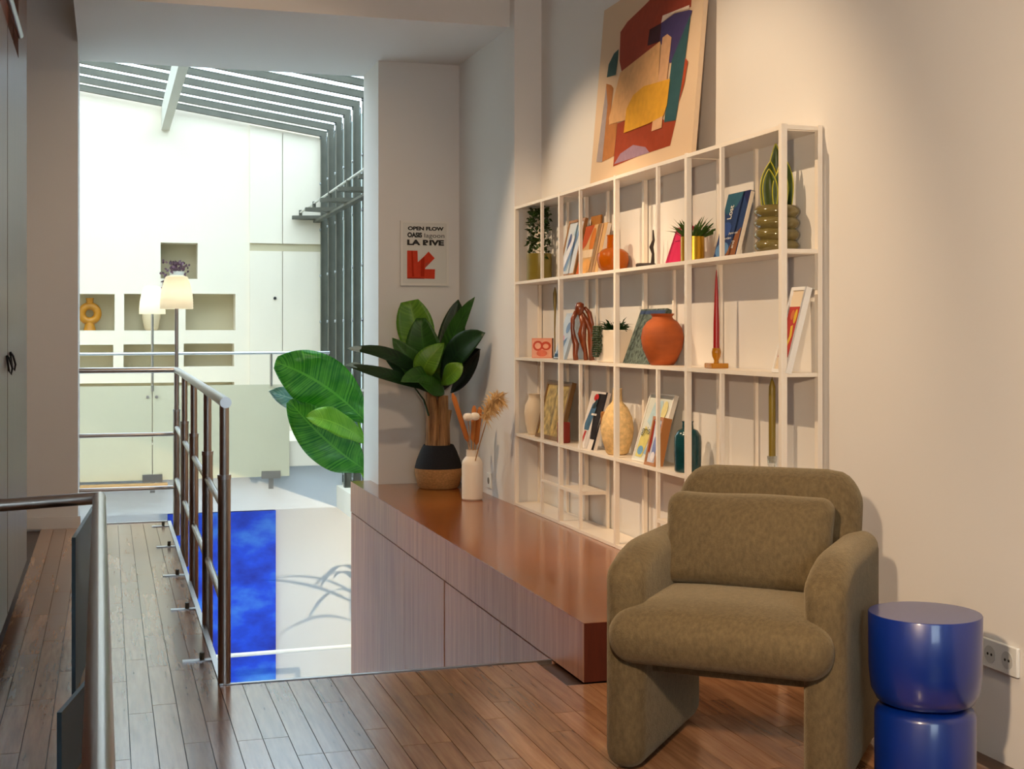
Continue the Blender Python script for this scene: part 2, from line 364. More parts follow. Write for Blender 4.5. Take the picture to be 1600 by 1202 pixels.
# ------------------------------------------------------------------ foreground handrail and panels
hr = T('stair_handrail', 'thick round brushed steel handrail with square corner in left foreground', 'handrail', (-.03, 3.5, 0))
rr = .0215
MB().tube([(-.008, 1.2, .603), (-.0274, 4.79, .603)], rr, 20).build('long_rail', M['steel'], hr)
MB().tube([(-.0274, 4.785, .603), (-.345, 4.72, .597)], rr, 20).build('cross_rail', M['steel'], hr)
MB().lathe([(.001, -.0215), (.012, -.0185), (.0215, -.004), (.0215, .004), (.012, .0185), (.001, .0215)], (-.0274, 4.788, .603), 20).build('corner', M['steel'], hr)
MB().tube([(-.0274, 4.785, 0), (-.0274, 4.785, .59)], .018, 14).build('post', M['steel'], hr)
MB().tube([(-.010, 1.6, 0), (-.010, 1.6, .59)], .018, 14).build('post', M['steel'], hr)
def plate(a, b, h0, h1, th=.012):
    d = Vector((b[0] - a[0], b[1] - a[1])).normalized(); n = Vector((-d.y, d.x)) * th
    pts = [(a[0], a[1]), (b[0], b[1]), (b[0] + n.x, b[1] + n.y), (a[0] + n.x, a[1] + n.y)]
    return MB().prism(pts, h0, h1)
plate((-.099, 4.53), (-.046, 5.33), .0, .507).build('side_panel', M['panel'], hr, smooth=False)['label'] = 'upright dark grey panel'
plate((-.112, 3.587), (-.042, 3.93), .0, .2).build('side_panel', M['panel'], hr, smooth=False)['label'] = 'low dark grey panel'

# ------------------------------------------------------------------ wardrobe
wd = T('wardrobe', 'tall glossy brown wardrobe reflecting daylight at the left edge', 'wardrobe', (-.6, 5, 0))
MB().box((-.94, 3.2, .0), (-.42, 6.58, .11)).build('plinth', M['redwood'], wd, smooth=False)
MB().box((-.94, 3.2, .11), (-.382, 6.59, 2.36)).box((-.94, 3.2, 2.36), (-.40, 5.99, 3.44)).build('body', M['redwood'], wd, smooth=False)
for y0, y1 in ((3.2, 4.26), (4.28, 5.335)):
    MB().box((-.38, y0, .11), (-.36, y1, 2.33)).build('door', M['wardrobe'], wd, smooth=False)
MB().box((-.38, 5.36, .11), (-.36, 5.99, 2.33)).box((-.38, 5.99, .11), (-.36, 6.59, 3.44)).build('door', M['wardrobe'], wd, smooth=False)
for y, z in ((5.44, 1.06), (5.26, 1.05)):
    pts = [(-.356, y, z + .035), (-.346, y - .01, z + .022), (-.338, y + .008, z - .012), (-.343, y + .02, z - .036), (-.35, y + .008, z - .02), (-.353, y - .004, z + .006), (-.357, y, z + .035)]
    MB().tube(pts, .004, 8).build('pull_loop', M['black'], wd)
MB().box((-.94, 5.99, 2.36), (-.382, 6.59, 3.44)).build('end_panel', M['wardrobe'], wd, smooth=False)
wb = tag(MB().tube([(-.345, 4.2, 2.40), (-.345, 5.86, 2.40)], .013, 12).build('hanging_rail', M['steelB'], wd), 'bright steel bar over the doors')

# ------------------------------------------------------------------ counter
ct = T('counter', 'long low reddish wooden counter with thick top over tall cabinet fronts', 'counter', (1.9, 6.4, 0))
LP = [(1.52, 4.18), (2.343, 4.18), (2.343, 7.155), (2.188, 7.155), (2.188, 8.386), (1.652, 8.386), (1.652, 8.63), (1.52, 8.63)]
top = MB().prism(LP, .002, .2); top.k = 0
MB().prism(LP, .198, .2).build('top_sheet', M['counter'], ct, smooth=False)
top = MB().prism(LP, .002, .1975).build('fascia', M['cabfront'], ct, smooth=False)
MB().prism([(1.545, 4.52), (2.343, 4.52), (2.343, 7.155), (2.188, 7.155), (2.188, 8.386), (1.652, 8.386), (1.652, 8.62), (1.545, 8.62)], LOW, -.006).build('carcass', M['redwood'], ct, smooth=False)
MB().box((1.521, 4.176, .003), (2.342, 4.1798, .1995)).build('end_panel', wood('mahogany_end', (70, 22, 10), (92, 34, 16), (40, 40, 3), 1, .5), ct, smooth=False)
edges = [8.63, 7.86, 7.0, 6.12, 5.18, 4.515]
for k in range(5):
    g = .02 if k == 3 else .002
    MB().box((1.523, edges[k + 1] + .002, LOW), (1.545, edges[k] - g, -.006)).build('door', M['cabfront'], ct, smooth=False)

# ------------------------------------------------------------------ armchair
ch = T('armchair', 'olive brown velvet armchair with slab arms in front of shelving', 'armchair', (1.5065, 3.1275, 0), -R(40.8))
# local frame: x to the sitter's left as seen from the front, y to the back
W2 = .32
def arm_fn(sx):
    def fn(q, hx, hy, hz):
        t = max(0, (-q.y - hy * .25) / (hy * .75)); k = max(0, q.z / hz)
        q.z -= .07 * t ** 2.2 * k; 
        return q
    return fn
for sx in (-1, 1):
    MB().rbox((sx * (W2 - .055), .30, .302), (.11, .60, .60), .05, 8, arm_fn(sx)).build('arm', M['cloth'], ch, world=False, angle=180)
def back_fn(q, hx, hy, hz):
    q.y += .10 * (q.z / hz) * .5
    q.y -= .012 * math.cos(min(1, abs(q.x / hx)) * 1.57) * (1 if q.y < 0 else -.3)
    if q.z > 0:
        e = max(0, abs(q.x) / hx - .6) / .4; q.z -= .05 * e ** 2.5 * (q.z / hz)
    return q
MB().rbox((0, .535, .535), (.545, .13, .47), .062, 10, back_fn).build('backrest', M['cloth'], ch, world=False, angle=180)
def seat_fn(q, hx, hy, hz):
    f_ = max(0, (q.y + hy * .55) / (hy * 1.55))
    zz = max(0, q.z / hz); q.z += zz * .022 * math.cos(q.x / hx * 1.4) * math.cos(q.y / hy * 1.3)
    k_ = min(1, max(0, (q.y + hy - .09) / .05)); lim = hx * (1 - .29 * k_)
    if abs(q.x) > lim: q.x = math.copysign(lim, q.x)
    q.z -= zz * .02 * max(0, -(q.y / hy) - .5) / .5
    return q
MB().rbox((0, .2, .372), (.592, .54, .15), .07, 14, seat_fn).build('seat', M['cloth'], ch, world=False, angle=180)
MB().box((-.22, .1, .25), (.22, .56, .32)).build('seat_frame', M['cloth'], ch, world=False, bevel=.01)
def pil_fn(q, hx, hy, hz):
    c = math.cos(min(1, abs(q.x / hx)) * 1.35) * math.cos(min(1, abs(q.z / hz)) * 1.35)
    q.y += math.copysign(.045, q.y) * c
    q.x *= 1 - .05 * math.cos(q.z / hz * 1.3); q.z *= 1 - .05 * math.cos(q.x / hx * 1.4)
    q.y += .27 * q.z
    q.z += .003 * math.sin(q.x * 17 + 1) * (q.z / hz)
    return q
tag(MB().rbox((0, 0, 0), (.49, .10, .262), .049, 14, pil_fn).build('pillow', M['cloth'], None, world=False, angle=180), 'plump olive velvet lumbar pillow resting on the armchair', 'pillow')
pil = COL.objects['pillow']; pil.rotation_euler = (0, 0, -R(40.8)); pil.location = Vector((1.5065, 3.1275, 0)) + Matrix.Rotation(-R(40.8), 3, 'Z') @ Vector((-.008, .345, .585))

# ------------------------------------------------------------------ side table
tb = T('side_table', 'glossy cobalt blue drum side table beside the armchair', 'side table', (2.012, 2.968, 0))
MB().lathe([(.001, .22), (.10, .218), (.121, .228), (.135, .255), (.141, .31), (.142, .447), (.14, .45), (.001, .45)], n=64).build('top_drum', M['blue'], tb, world=False, angle=50)
MB().lathe([(.001, 0), (.126, 0), (.126, .195), (.119, .207), (.10, .2175), (.001, .2175)], n=64).build('base_drum', M['blue'], tb, world=False, angle=50)

# ------------------------------------------------------------------ sockets
so = T('wall_socket', 'white double power socket low on the wall behind blue table', 'socket', (WX, 3.105, .28))
MB().box((-.012, -.077, -.04), (-.0005, .077, .04)).build('plate', M['plastic'], so, world=False, bevel=.003)
for y in (.037, -.037):
    c = MB().tube([(-.0135, y, 0), (-.0121, y, 0)], .024, 20).build('outlet', mat('socket_grey', (190, 192, 190), .5), so, world=False)
    MB().tube([(-.0142, y + .008, 0), (-.0136, y + .008, 0)], .004, 8).tube([(-.0142, y - .008, 0), (-.0136, y - .008, 0)], .004, 8).build('pin_holes', M['dark'], so, world=False)
so = T('wall_socket', 'small white wall socket behind the white dried flower vase', 'socket', (2.19, 7.66, .285))
MB().box((-.01, -.04, -.045), (-.0005, .04, .045)).build('plate', M['plastic'], so, world=False, bevel=.003)
MB().tube([(-.0115, 0, 0), (-.0101, 0, 0)], .02, 16).build('outlet', mat('socket_shadow', (120, 118, 114), .6), so, world=False)

# ------------------------------------------------------------------ shelving unit
sh = T('shelving_unit', 'white open metal shelving unit with staggered compartments along right wall', 'shelf', (2.27, 5.6, .2))
XF, XB = 2.187, 2.344
MY = [4.065, 4.838, 5.611, 6.384, 7.147]; SZ = [.21, .60, 1.026, 1.449, 1.87]
for i, y in enumerate(MY):
    z0 = .002 if i == 0 else .2015
    MB().box((XF, y - .011, z0), (XF + .022, y + .011, 1.88)).build('post', M['white'], sh, smooth=False, bevel=.001)
    MB().box((XB - .018, y - .011, z0), (XB, y + .011, 1.88)).build('rear_post', M['white'], sh, smooth=False)
    for z in SZ: MB().box((XF + .022, y - .006, z - .007), (XB - .018, y + .006, z + .007)).build('side_bar', M['white'], sh, smooth=False)
for i in range(4):
    y0, y1 = MY[i] + .011, MY[i + 1] - .011
    for z in SZ: MB().box((XF + .001, y0, z - .009), (XB - .001, y1, z + .006)).build('shelf_board', M['white'], sh, smooth=False)
DV = [4.529, 5.132, 6.082, 6.678]
for i, y in enumerate(DV):
    for a, b in ((3, 4), (1, 2), (0, 1)):
        MB().box((XF + .002, y - .008, SZ[a] + .006), (XF + .016, y + .008, SZ[b] - .009)).build('divider', M['white'], sh, smooth=False)
        MB().box((XB - .014, y - .008, SZ[a] + .006), (XB - .001, y + .008, SZ[b] - .009)).build('rear_divider', M['white'], sh, smooth=False)
for i, (a, b, y) in enumerate(((2, 3, 4.30), (2, 3, 5.29), (2, 3, 6.24))):
    MB().box((XB - .012, y - .008, SZ[a] + .006), (XB - .001, y + .008, SZ[b] - .009)).build('rear_divider', M['white'], sh, smooth=False)
for y0, y1 in ((6.09, 6.373), (4.849, 5.124), (6.395, 6.67)):
    if y0 == 6.395: MB().box((XF + .002, y0, .385), (XF + .014, y1, .397)).build('front_bar', M['white'], sh, smooth=False)
    else: MB().box((XF + .002, y0, .38), (XB - .015, y1, .396)).build('half_shelf', M['white'], sh, smooth=False)

# ------------------------------------------------------------------ flat art helpers
def art(name, polys, parent, z=.0008):
    mb = MB(); mats = []; cols = []
    for i, (pts, c) in enumerate(polys):
        if c not in cols: cols.append(c); mats.append(mat(name + '_ink', c, .75, spec=.15, var=.08, vscale=30))
        mb.k = cols.index(c); mb.add([(x, y, z + .0003 * i) for x, y in pts], [tuple(range(len(pts)))])
    return mb.build(name, mats, parent, smooth=False, world=False)
def text(s_, x0, x1, y0, y1, z, m, parent, bold=0, rot=0):
    cu = bpy.data.curves.new('lettering', 'FONT'); cu.body = s_; cu.offset = bold
    o = bpy.data.objects.new('lettering', cu); COL.objects.link(o); bpy.context.view_layer.update()
    me = bpy.data.meshes.new_from_object(o.evaluated_get(bpy.context.evaluated_depsgraph_get())); bpy.data.objects.remove(o)
    vx = [v.co.x for v in me.vertices]; vy = [v.co.y for v in me.vertices]
    mx, Mx, my, My = min(vx), max(vx), min(vy), max(vy)
    for v in me.vertices:
        a, b = (v.co.x - mx) / (Mx - mx), (v.co.y - my) / (My - my)
        if rot: v.co = (x0 + (1 - b) * (x1 - x0), y0 + a * (y1 - y0), z)
        else: v.co = (x0 + a * (x1 - x0), y0 + b * (y1 - y0), z)
    me.materials.clear(); me.materials.append(m); me.name = 'lettering'
    t = bpy.data.objects.new('lettering', me); COL.objects.link(t); t.parent = parent; return t
def leaner(name, label, cat, yl, xb, xt, z0, h, group=None):
    "an Empty whose x runs along the wall towards the viewer, y up the leaning face, z out into the room"
    l = Vector((xt - xb, 0, math.sqrt(max(.0001, h * h - (xt - xb) ** 2)))).normalized()
    ex = Vector((0, -1, 0)); ez = ex.cross(l)
    m = Matrix((ex, l, ez)).transposed().to_4x4(); m.translation = (xb, yl, z0)
    o = bpy.data.objects.new(name, None); COL.objects.link(o); o.matrix_basis = m; o.empty_display_size = .03
    return tag(o, label, cat, group)
def board(p, w, h, t, c, name='cover', rough=.5):
    m = c if not isinstance(c, tuple) else mat(name + '_colour', c, .75, spec=.15)
    return MB().box((0, 0, -t), (w, h, 0)).build(name, m, p, smooth=False, world=False)
def framed(p, w, h, t, b, fc, mc, var=0):
    m = fc if not isinstance(fc, tuple) else mat('frame_colour', fc, .45)
    for a, e in (((0, 0), (w, b)), ((0, h - b), (w, h)), ((0, b), (b, h - b)), ((w - b, b), (w, h - b))):
        MB().box((a[0], a[1], -t), (e[0], e[1], .004)).build('frame_bar', m, p, smooth=False, world=False)
    MB().box((b, b, -t + .002), (w - b, h - b, -.001)).build('mount', mat('mount_colour', mc, .6, var=var, vscale=26), p, smooth=False, world=False)
def blob(cx, cy, rx, ry, n=14, j=0): return [(cx + rx * math.cos(6.283 * k / n) * (1 + j * math.sin(k * 2.7)), cy + ry * math.sin(6.283 * k / n) * (1 + j * math.cos(k * 1.9))) for k in range(n)]
def rect(x0, y0, x1, y1): return [(x0, y0), (x1, y0), (x1, y1), (x0, y1)]

# large painting leaning on top of the shelving
pa = leaner('abstract_painting', 'large abstract painting in rust, violet, teal and yellow leaning above shelving', 'painting', 6.06, 2.235, 2.31, 1.879, .86)
board(pa, 1.17, .86, .02, (214, 188, 158), 'canvas', .8)
rust, violet, teal = (152, 64, 44), (72, 62, 108), (50, 86, 92)
A = dict(red_top=[(0.21, 0.70), (0.29, 0.73), (0.49, 0.76), (0.66, 0.79), (1.01, 0.80), (1.01, 0.63), (0.72, 0.66), (0.72, 0.55), (0.27, 0.5), (0.23, 0.56)],
 red_bottom=[(0.26, 0.06), (0.56, 0.07), (0.91, 0.07), (0.95, 0.17), (0.85, 0.18), (0.7, 0.24), (0.36, 0.26), (0.27, 0.26)],
 lilac=[(0.27, 0.07), (0.34, 0.11), (0.49, 0.13), (0.64, 0.1), (0.69, 0.07)],
 brown=[(0.08, 0.48), (0.1, 0.1), (0.26, 0.11), (0.27, 0.27), (0.16, 0.27), (0.18, 0.44), (0.15, 0.46)],
 grey=[(0.08, 0.47), (0.03, 0.11), (0.11, 0.1), (0.12, 0.37)],
 teal_small=[(0.08, 0.51), (0.2, 0.5), (0.21, 0.57), (0.21, 0.62), (0.15, 0.61), (0.09, 0.57)],
 violet=[(0.71, 0.63), (0.71, 0.55), (0.84, 0.43), (0.91, 0.43), (1.0, 0.55), (1.03, 0.61), (1.0, 0.62), (0.85, 0.64)],
 teal=[(1.02, 0.6), (0.91, 0.49), (0.86, 0.44), (0.85, 0.36), (0.83, 0.18), (0.95, 0.17), (0.99, 0.35)],
 plum=[(0.58, 0.63), (0.57, 0.56), (0.71, 0.55), (0.71, 0.63)],
 side=[(1.0, 0.42), (0.99, 0.35), (0.97, 0.24), (1.01, 0.31), (1.03, 0.4)],
 sliver=[(0.72, 0.66), (0.71, 0.63), (0.85, 0.645), (1.0, 0.625), (1.0, 0.64)],
 peach=[(0.26, 0.5), (0.23, 0.44), (0.16, 0.3), (0.17, 0.27), (0.36, 0.26), (0.66, 0.27), (0.73, 0.37), (0.72, 0.55)],
 strip=[(0.74, 0.56), (0.73, 0.37), (0.7, 0.16), (0.81, 0.16), (0.83, 0.42), (0.84, 0.54), (0.79, 0.565)],
 yellow=[(0.37, 0.2), (0.66, 0.2), (0.82, 0.21), (0.85, 0.25), (0.86, 0.36), (0.57, 0.38), (0.45, 0.36), (0.38, 0.31)])
AC = dict(red_top=rust, red_bottom=(150, 62, 34), lilac=(150, 122, 142), brown=(176, 116, 66), grey=(160, 148, 148), teal_small=(56, 86, 86), violet=violet, teal=teal, plum=(62, 34, 44), side=(168, 72, 40), sliver=(226, 208, 192), peach=(216, 168, 116), strip=(212, 166, 126), yellow=(214, 158, 48))
art('painted_shapes', [([(x + .04, y) for x, y in A[k]], AC[k]) for k in A], pa)

# poster on the pillar
po = bpy.data.objects.new('framed_poster', None); COL.objects.link(po); po.matrix_basis = Matrix(((1, 0, 0, 1.797), (0, 0, -1, 8.372), (0, 1, 0, 1.473), (0, 0, 0, 1)))
tag(po, 'small white framed poster with black lettering and red arrow on pillar', 'poster')
framed(po, .318, .416, .014, .014, (226, 222, 214), (216, 214, 206))
def pp(pts): return [((x - 135) / 700 * .318, (1085 - y) / 935 * .416) for x, y in pts]
art('printed_arrow', [(pp([(230, 975), (630, 985), (635, 845), (490, 845), (490, 830), (630, 685), (540, 590), (480, 655), (385, 745), (380, 580), (230, 580)]), (206, 66, 40)),
    (pp([(230, 955), (480, 955), (480, 660), (430, 705), (425, 955), (330, 955), (310, 580), (290, 580), (300, 955)]), (176, 44, 16)), (pp([(490, 830), (560, 740), (490, 760)]), (178, 74, 52)), (pp([(230, 985), (480, 985), (480, 972), (230, 972)]), (150, 40, 22))], po)
ink = mat('poster_black', (20, 18, 18), .6)
for s_, x0, x1, y0, y1, b in (('OPEN FLOW', 240, 762, 286, 230, .055), ('OASIS', 234, 446, 390, 316, .06), ('lagoon', 480, 772, 408, 326, .0), ('LA RIVE', 230, 766, 502, 420, .055)):
    (a0, c0), (a1, c1) = pp([(x0, y0), (x1, y1)]); text(s_, a0, a1, c0, c1, .001, ink, po, b)

# ------------------------------------------------------------------ plant helpers
def leaf(p0, p1, p2, width, m, parent, name='leaf', nrm=None, fold=.25, n=14, wave=0, tip=1.0, full=.5, blunt=0, seg=8):
    p0, p1, p2 = Vector(p0), Vector(p1), Vector(p2); vs = []; fs = []
    nrm = Vector(nrm or (-.35, -1, .35)).normalized(); k = seg
    for i in range(n + 1):
        t = i / n; c = p0 * (1 - t) ** 2 + p1 * 2 * t * (1 - t) + p2 * t * t
        d = ((p1 - p0) * (1 - t) + (p2 - p1) * t).normalized(); sd = d.cross(nrm).normalized(); nn = sd.cross(d).normalized()
        a = math.log(.5) / math.log(full); wv = math.sin(math.pi * min(1, t ** a * (1 - blunt) )) ** .75 if t > 0 else 0
        wv = max(wv, .05 if t < .1 else .012) * width
        for j in range(-k // 2, k // 2 + 1):
            q = j / (k / 2); vs.append(c + sd * wv * q * .5 + nn * (abs(q) * fold * wv * .5 + wave * width * math.sin(t * 17 + j) * abs(q) * .1))
    m_ = k + 1
    for i in range(n):
        for j in range(k): fs.append((i * m_ + j, i * m_ + j + 1, (i + 1) * m_ + j + 1, (i + 1) * m_ + j))
    o = MB().add(vs, fs).build(name, m, parent, angle=180)
    uv = o.data.uv_layers.new(name='UVMap')
    for lp_ in o.data.loops: i_ = lp_.vertex_index; uv.data[lp_.index].uv = ((i_ // m_) / n, (i_ % m_) / k)
    sm = o.modifiers.new('thick', 'SOLIDIFY'); sm.thickness = .0012
    return o
def leafmat(name, c, c2, vein=40, rough=.4):
    m = bpy.data.materials.new(name); m.use_nodes = True; L = m.node_tree.links.new
    b = m.node_tree.nodes['Principled BSDF']; b.inputs['Roughness'].default_value = rough
    tc = nd(m, 'ShaderNodeTexCoord'); sp = nd(m, 'ShaderNodeSeparateXYZ'); L(tc.outputs['UV'], sp.inputs[0])
    def mt(op, a_, b_=None):
        x_ = nd(m, 'ShaderNodeMath'); x_.operation = op
        for i_, v_ in enumerate((a_, b_)):
            if v_ is None: continue
            if isinstance(v_, (int, float)): x_.inputs[i_].default_value = v_
            else: L(v_, x_.inputs[i_])
        return x_.outputs[0]
    ab = mt('ABSOLUTE', mt('SUBTRACT', sp.outputs[1], .5))
    ph = mt('SUBTRACT', sp.outputs[0], mt('MULTIPLY', ab, .22))
    n1 = nd(m, 'ShaderNodeTexNoise'); n1.noise_dimensions = '1D'; n1.inputs['Scale'].default_value = vein; n1.inputs['Detail'].default_value = 2; L(ph, n1.inputs['W'])
    n2 = nd(m, 'ShaderNodeTexNoise'); n2.inputs['Scale'].default_value = 9; g = nd(m, 'ShaderNodeNewGeometry'); L(g.outputs['Position'], n2.inputs['Vector'])
    mid = mt('LESS_THAN', ab, .022)
    fac = mt('ADD', mt('ADD', mt('MULTIPLY', n1.outputs['Fac'], .55), mt('MULTIPLY', n2.outputs['Fac'], .45)), mt('MULTIPLY', mid, .35))
    r = nd(m, 'ShaderNodeValToRGB'); r.color_ramp.elements[0].position = .38; r.color_ramp.elements[1].position = .68
    r.color_ramp.elements[0].color = lin(c); r.color_ramp.elements[1].color = lin(c2)
    L(fac, r.inputs[0]); L(r.outputs[0], b.inputs['Base Color'])
    tr = nd(m, 'ShaderNodeBsdfTranslucent'); L(r.outputs[0], tr.inputs[0]); mx = nd(m, 'ShaderNodeMixShader'); mx.inputs[0].default_value = .22
    out = m.node_tree.nodes['Material Output']; L(b.outputs[0], mx.inputs[1]); L(tr.outputs[0], mx.inputs[2]); L(mx.outputs[0], out.inputs[0])
    return m
G1 = leafmat('leaf_green', (38, 84, 26), (62, 112, 36), 30)
G2 = leafmat('leaf_dark', (18, 48, 24), (32, 70, 30), 30)
G3 = leafmat('leaf_light', (84, 136, 34), (120, 166, 48), 30)
G4 = leafmat('leaf_vivid', (26, 122, 22), (104, 190, 56), 60, .3)
G5 = leafmat('leaf_lime', (104, 172, 26), (150, 206, 60), 60, .35)
G6 = leafmat('leaf_pale', (128, 168, 168), (196, 214, 214), 30, .25)
G7 = leafmat('leaf_black', (16, 22, 20), (26, 34, 30), 30)
def bleaf(root, pa_, pb, pc, Ys, wpx, m, **k):
    Ys = Ys if isinstance(Ys, tuple) else (Ys, Ys, Ys)
    a, b, c = at(*pa_, Ys[0]), at(*pb, Ys[1]), at(*pc, Ys[2])
    b2 = b * 2 - (a + c) * .5
    return leaf(a, b2, c, wpx * Ys[1] / F * 1.02, m, root, **k)

# ------------------------------------------------------------------ potted banana on the counter
bc = at(685, 768, 8.1); bx_ = bc.x
bp_ = T('potted_banana_plant', 'artificial banana plant in black and straw basket on the counter', 'plant', (bx_, 8.1, .2))
straw = mat('straw_weave', (176, 128, 76), .8, var=.25, vscale=70, bump=.6, bscale=130, stretch=(1, 1, 2.2))
blackw = mat('black_weave', (20, 20, 26), .85, var=.25, vscale=70, bump=.6, bscale=130, stretch=(1, 1, 2.2))
MB().lathe([(.001, 0), (.118, 0), (.130, .012), (.147, .085), (.150, .118), (.1495, .125)], (bx_, 8.1, .2015), 40).build('basket_base', straw, bp_)
MB().lathe([(.1495, .125), (.138, .17), (.115, .23), (.095, .268), (.088, .268), (.086, .25), (.001, .25)], (bx_, 8.1, .2015), 40).build('basket_band', blackw, bp_)
bark = wood('banana_bark', (84, 46, 20), (196, 146, 92), (60, 60, 4), 1, .7, .1, 0, .6)
for dx, dy, tp, rr in ((-.035, 0, (672, 612), .05), (.02, -.02, (692, 618), .045), (.045, .015, (700, 640), .035)):
    q = at(*tp, 8.1 + dy); MB().tube([(bx_ + dx, 8.1 + dy, .44), (bx_ + dx * 1.0, 8.1 + dy, .6), (q.x, q.y, q.z)], [rr, rr * .9, rr * .75], 14).build('trunk', bark, bp_)
K = 8.1
bleaf(bp_, (672, 600), (655, 535), (640, 470), (K, 8.15, 8.16), 58, G3, full=.62, blunt=.12)
bleaf(bp_, (690, 600), (705, 530), (716, 468), (K, 8.15, 8.16), 42, G2, full=.5)
bleaf(bp_, (680, 605), (664, 555), (658, 497), (K, 8.0, 7.97), 58, G1, full=.5, blunt=.05)
bleaf(bp_, (692, 612), (705, 535), (742, 464), (K, 7.9, 7.75), 30, G1, full=.5)
bleaf(bp_, (690, 605), (712, 555), (758, 520), (K, 7.8, 7.58), 44, G2, full=.62)
bleaf(bp_, (690, 612), (722, 570), (751, 546), (K, 7.8, 7.6), 26, G7, full=.5)
bleaf(bp_, (704, 614), (728, 585), (750, 547), (7.9, 7.75, 7.6), 24, G7, full=.5)
bleaf(bp_, (680, 610), (650, 575), (613, 528), (K, 8.0, 8.0), 40, G1, full=.5)
bleaf(bp_, (680, 615), (640, 585), (600, 556), (K, 8.0, 8.05), 26, G2, full=.5)
bleaf(bp_, (680, 612), (620, 560), (542, 546), (K, 7.95, 7.9), 22, G2, full=.5)
bleaf(bp_, (680, 612), (612, 588), (541, 571), (K, 7.85, 7.8), 20, G2, full=.5)
bleaf(bp_, (575, 549), (560, 546), (543, 545), (7.91, 7.9, 7.88), 10, G6, full=.5)
bleaf(bp_, (572, 574), (556, 571), (540, 571), (7.82, 7.8, 7.78), 9, G6, full=.5)
bleaf(bp_, (662, 588), (668, 565), (694, 536), (7.9, 7.84, 7.84), 40, G3, full=.45)
bleaf(bp_, (690, 598), (660, 587), (626, 597), (7.95, 7.85, 7.8), 30, G1, full=.5)
bleaf(bp_, (688, 600), (705, 585), (722, 568), (7.9, 7.74, 7.7), 32, G3, full=.55)
bleaf(bp_, (694, 616), (675, 603), (652, 594), (7.95, 7.86, 7.8), 30, G1, full=.5)
MB().tube([at(670, 650, 8.02), at(662, 625, 8.02), at(645, 602, 8.0)], [.006, .006, .004], 6).build('leaf_stalk', G2, bp_)

# large plant behind the pillar, rising from the lower level
K = 9.9
lc = at(600, 760, K)
lp = T('tall_banana_plant', 'tall plant with huge glossy green leaves reaching out behind pillar', 'plant', (lc.x, K, LOW))
MB().lathe([(.001, 0), (.2, 0), (.26, .42), (.25, .44), (.23, .4), (.001, .4)], (lc.x, K, LOW + .001), 32).build('pot', mat('pot_grey', (120, 116, 110), .7), lp)
MB().tube([(lc.x, K, LOW + .4), (lc.x + .02, K, -1), at(596, 780, K)], [.07, .06, .05], 12).build('stem', G2, lp)
for a, b in (((596, 780), (570, 655)), ((596, 780), (569, 735)), ((596, 780), (572, 690)), ((596, 780), (560, 660)), ((598, 790), (545, 705))): MB().tube([at(*a, K), at(*b, K)], [.02, .009], 8).build('leaf_stalk', G5, lp)
bleaf(lp, (572, 660), (505, 602), (430, 566), (K, 9.8, 9.75), 88, G4, full=.52, blunt=.04, n=22, nrm=(-.3, -1, .05), fold=.12, wave=.5)
bleaf(lp, (572, 735), (512, 690), (452, 626), (K, 9.7, 9.6), 72, G4, full=.5, blunt=.03, n=22, nrm=(-.2, -1, .1), fold=.15, wave=.5)
bleaf(lp, (575, 692), (525, 662), (478, 652), (K, 9.5, 9.4), 46, G5, full=.5, n=18, nrm=(.1, -1, .5), fold=.2, wave=.3)
bleaf(lp, (560, 665), (490, 635), (420, 612), (K, 9.95, 9.9), 52, G6, full=.5, n=18, nrm=(.2, -1, .3), fold=.15, wave=.6)

# ------------------------------------------------------------------ white vase with dried stems
VY = 7.46
vc = at(738, 780, VY); vx = vc.x
wvz = T('bottle_vase', 'tall matte white bottle vase on the counter', 'vase', (vx, VY, .2))
cer = mat('white_ceramic', (226, 214, 198), .6)
MB().lathe([(.001, 0), (.054, 0), (.061, .008), (.062, .20), (.058, .225), (.044, .245), (.036, .252), (.036, .285), (.038, .29), (.03, .29), (.029, .25), (.001, .25)], n=36).build('bottle', cer, wvz, world=False)
def stem(root, name, a, b, r0, m): return MB().tube([a, (a + b) * .5 + Vector((0, 0, .01)), b], r0, 8).build(name, m, root)
tan = mat('dried_stem', (170, 120, 62), .8); brown = mat('cattail', (176, 104, 44), .9, bump=.3, bscale=300)
mouth = Vector((vx, VY, .46))
for (p, q, i_) in (((731, 690), (707, 615), 'leftmost cattail'), ((739, 690), (741, 634), 'tall upright cattail'), ((744, 695), (750, 636), 'right upright cattail')):
    a, b = at(*p, VY), at(*q, VY); c = T('dried_cattail', i_ + ' of three brown cattails in the white vase', 'dried flower', tuple(mouth), 0, 'cattails in the white vase')
    stem(c, 'stalk', mouth + Vector((0, 0, -.1)), a, .003, tan)
    d = (b - a); MB().tube([a, a + d * .08, a + d * .9, b], [.006, .015, .015, .006], 10).build('spike', brown, c)
cot = mat('poppy_white', (232, 222, 208), .9, bump=.5, bscale=90)
for p, dx in (((731, 652), 'lower left'), ((742, 651), 'upper right')):
    a = at(*p, VY - .05); c = T('dried_ball_flower', dx + ' one of two white ball flowers in the white vase', 'dried flower', tuple(mouth), 0, 'white balls in the vase')
    stem(c, 'stalk', mouth + Vector((0, 0, -.1)), a, .0025, tan)
    MB().rbox(a, (.055, .05, .046), .022, 4).build('ball', cot, c, angle=180)
pg = T('pampas_grass', 'fluffy cream pampas plume leaning right in the white vase', 'dried flower', tuple(mouth))
stem(pg, 'stalk', mouth + Vector((0, 0, -.1)), at(762, 652, 7.2), .003, tan)
mb = MB()
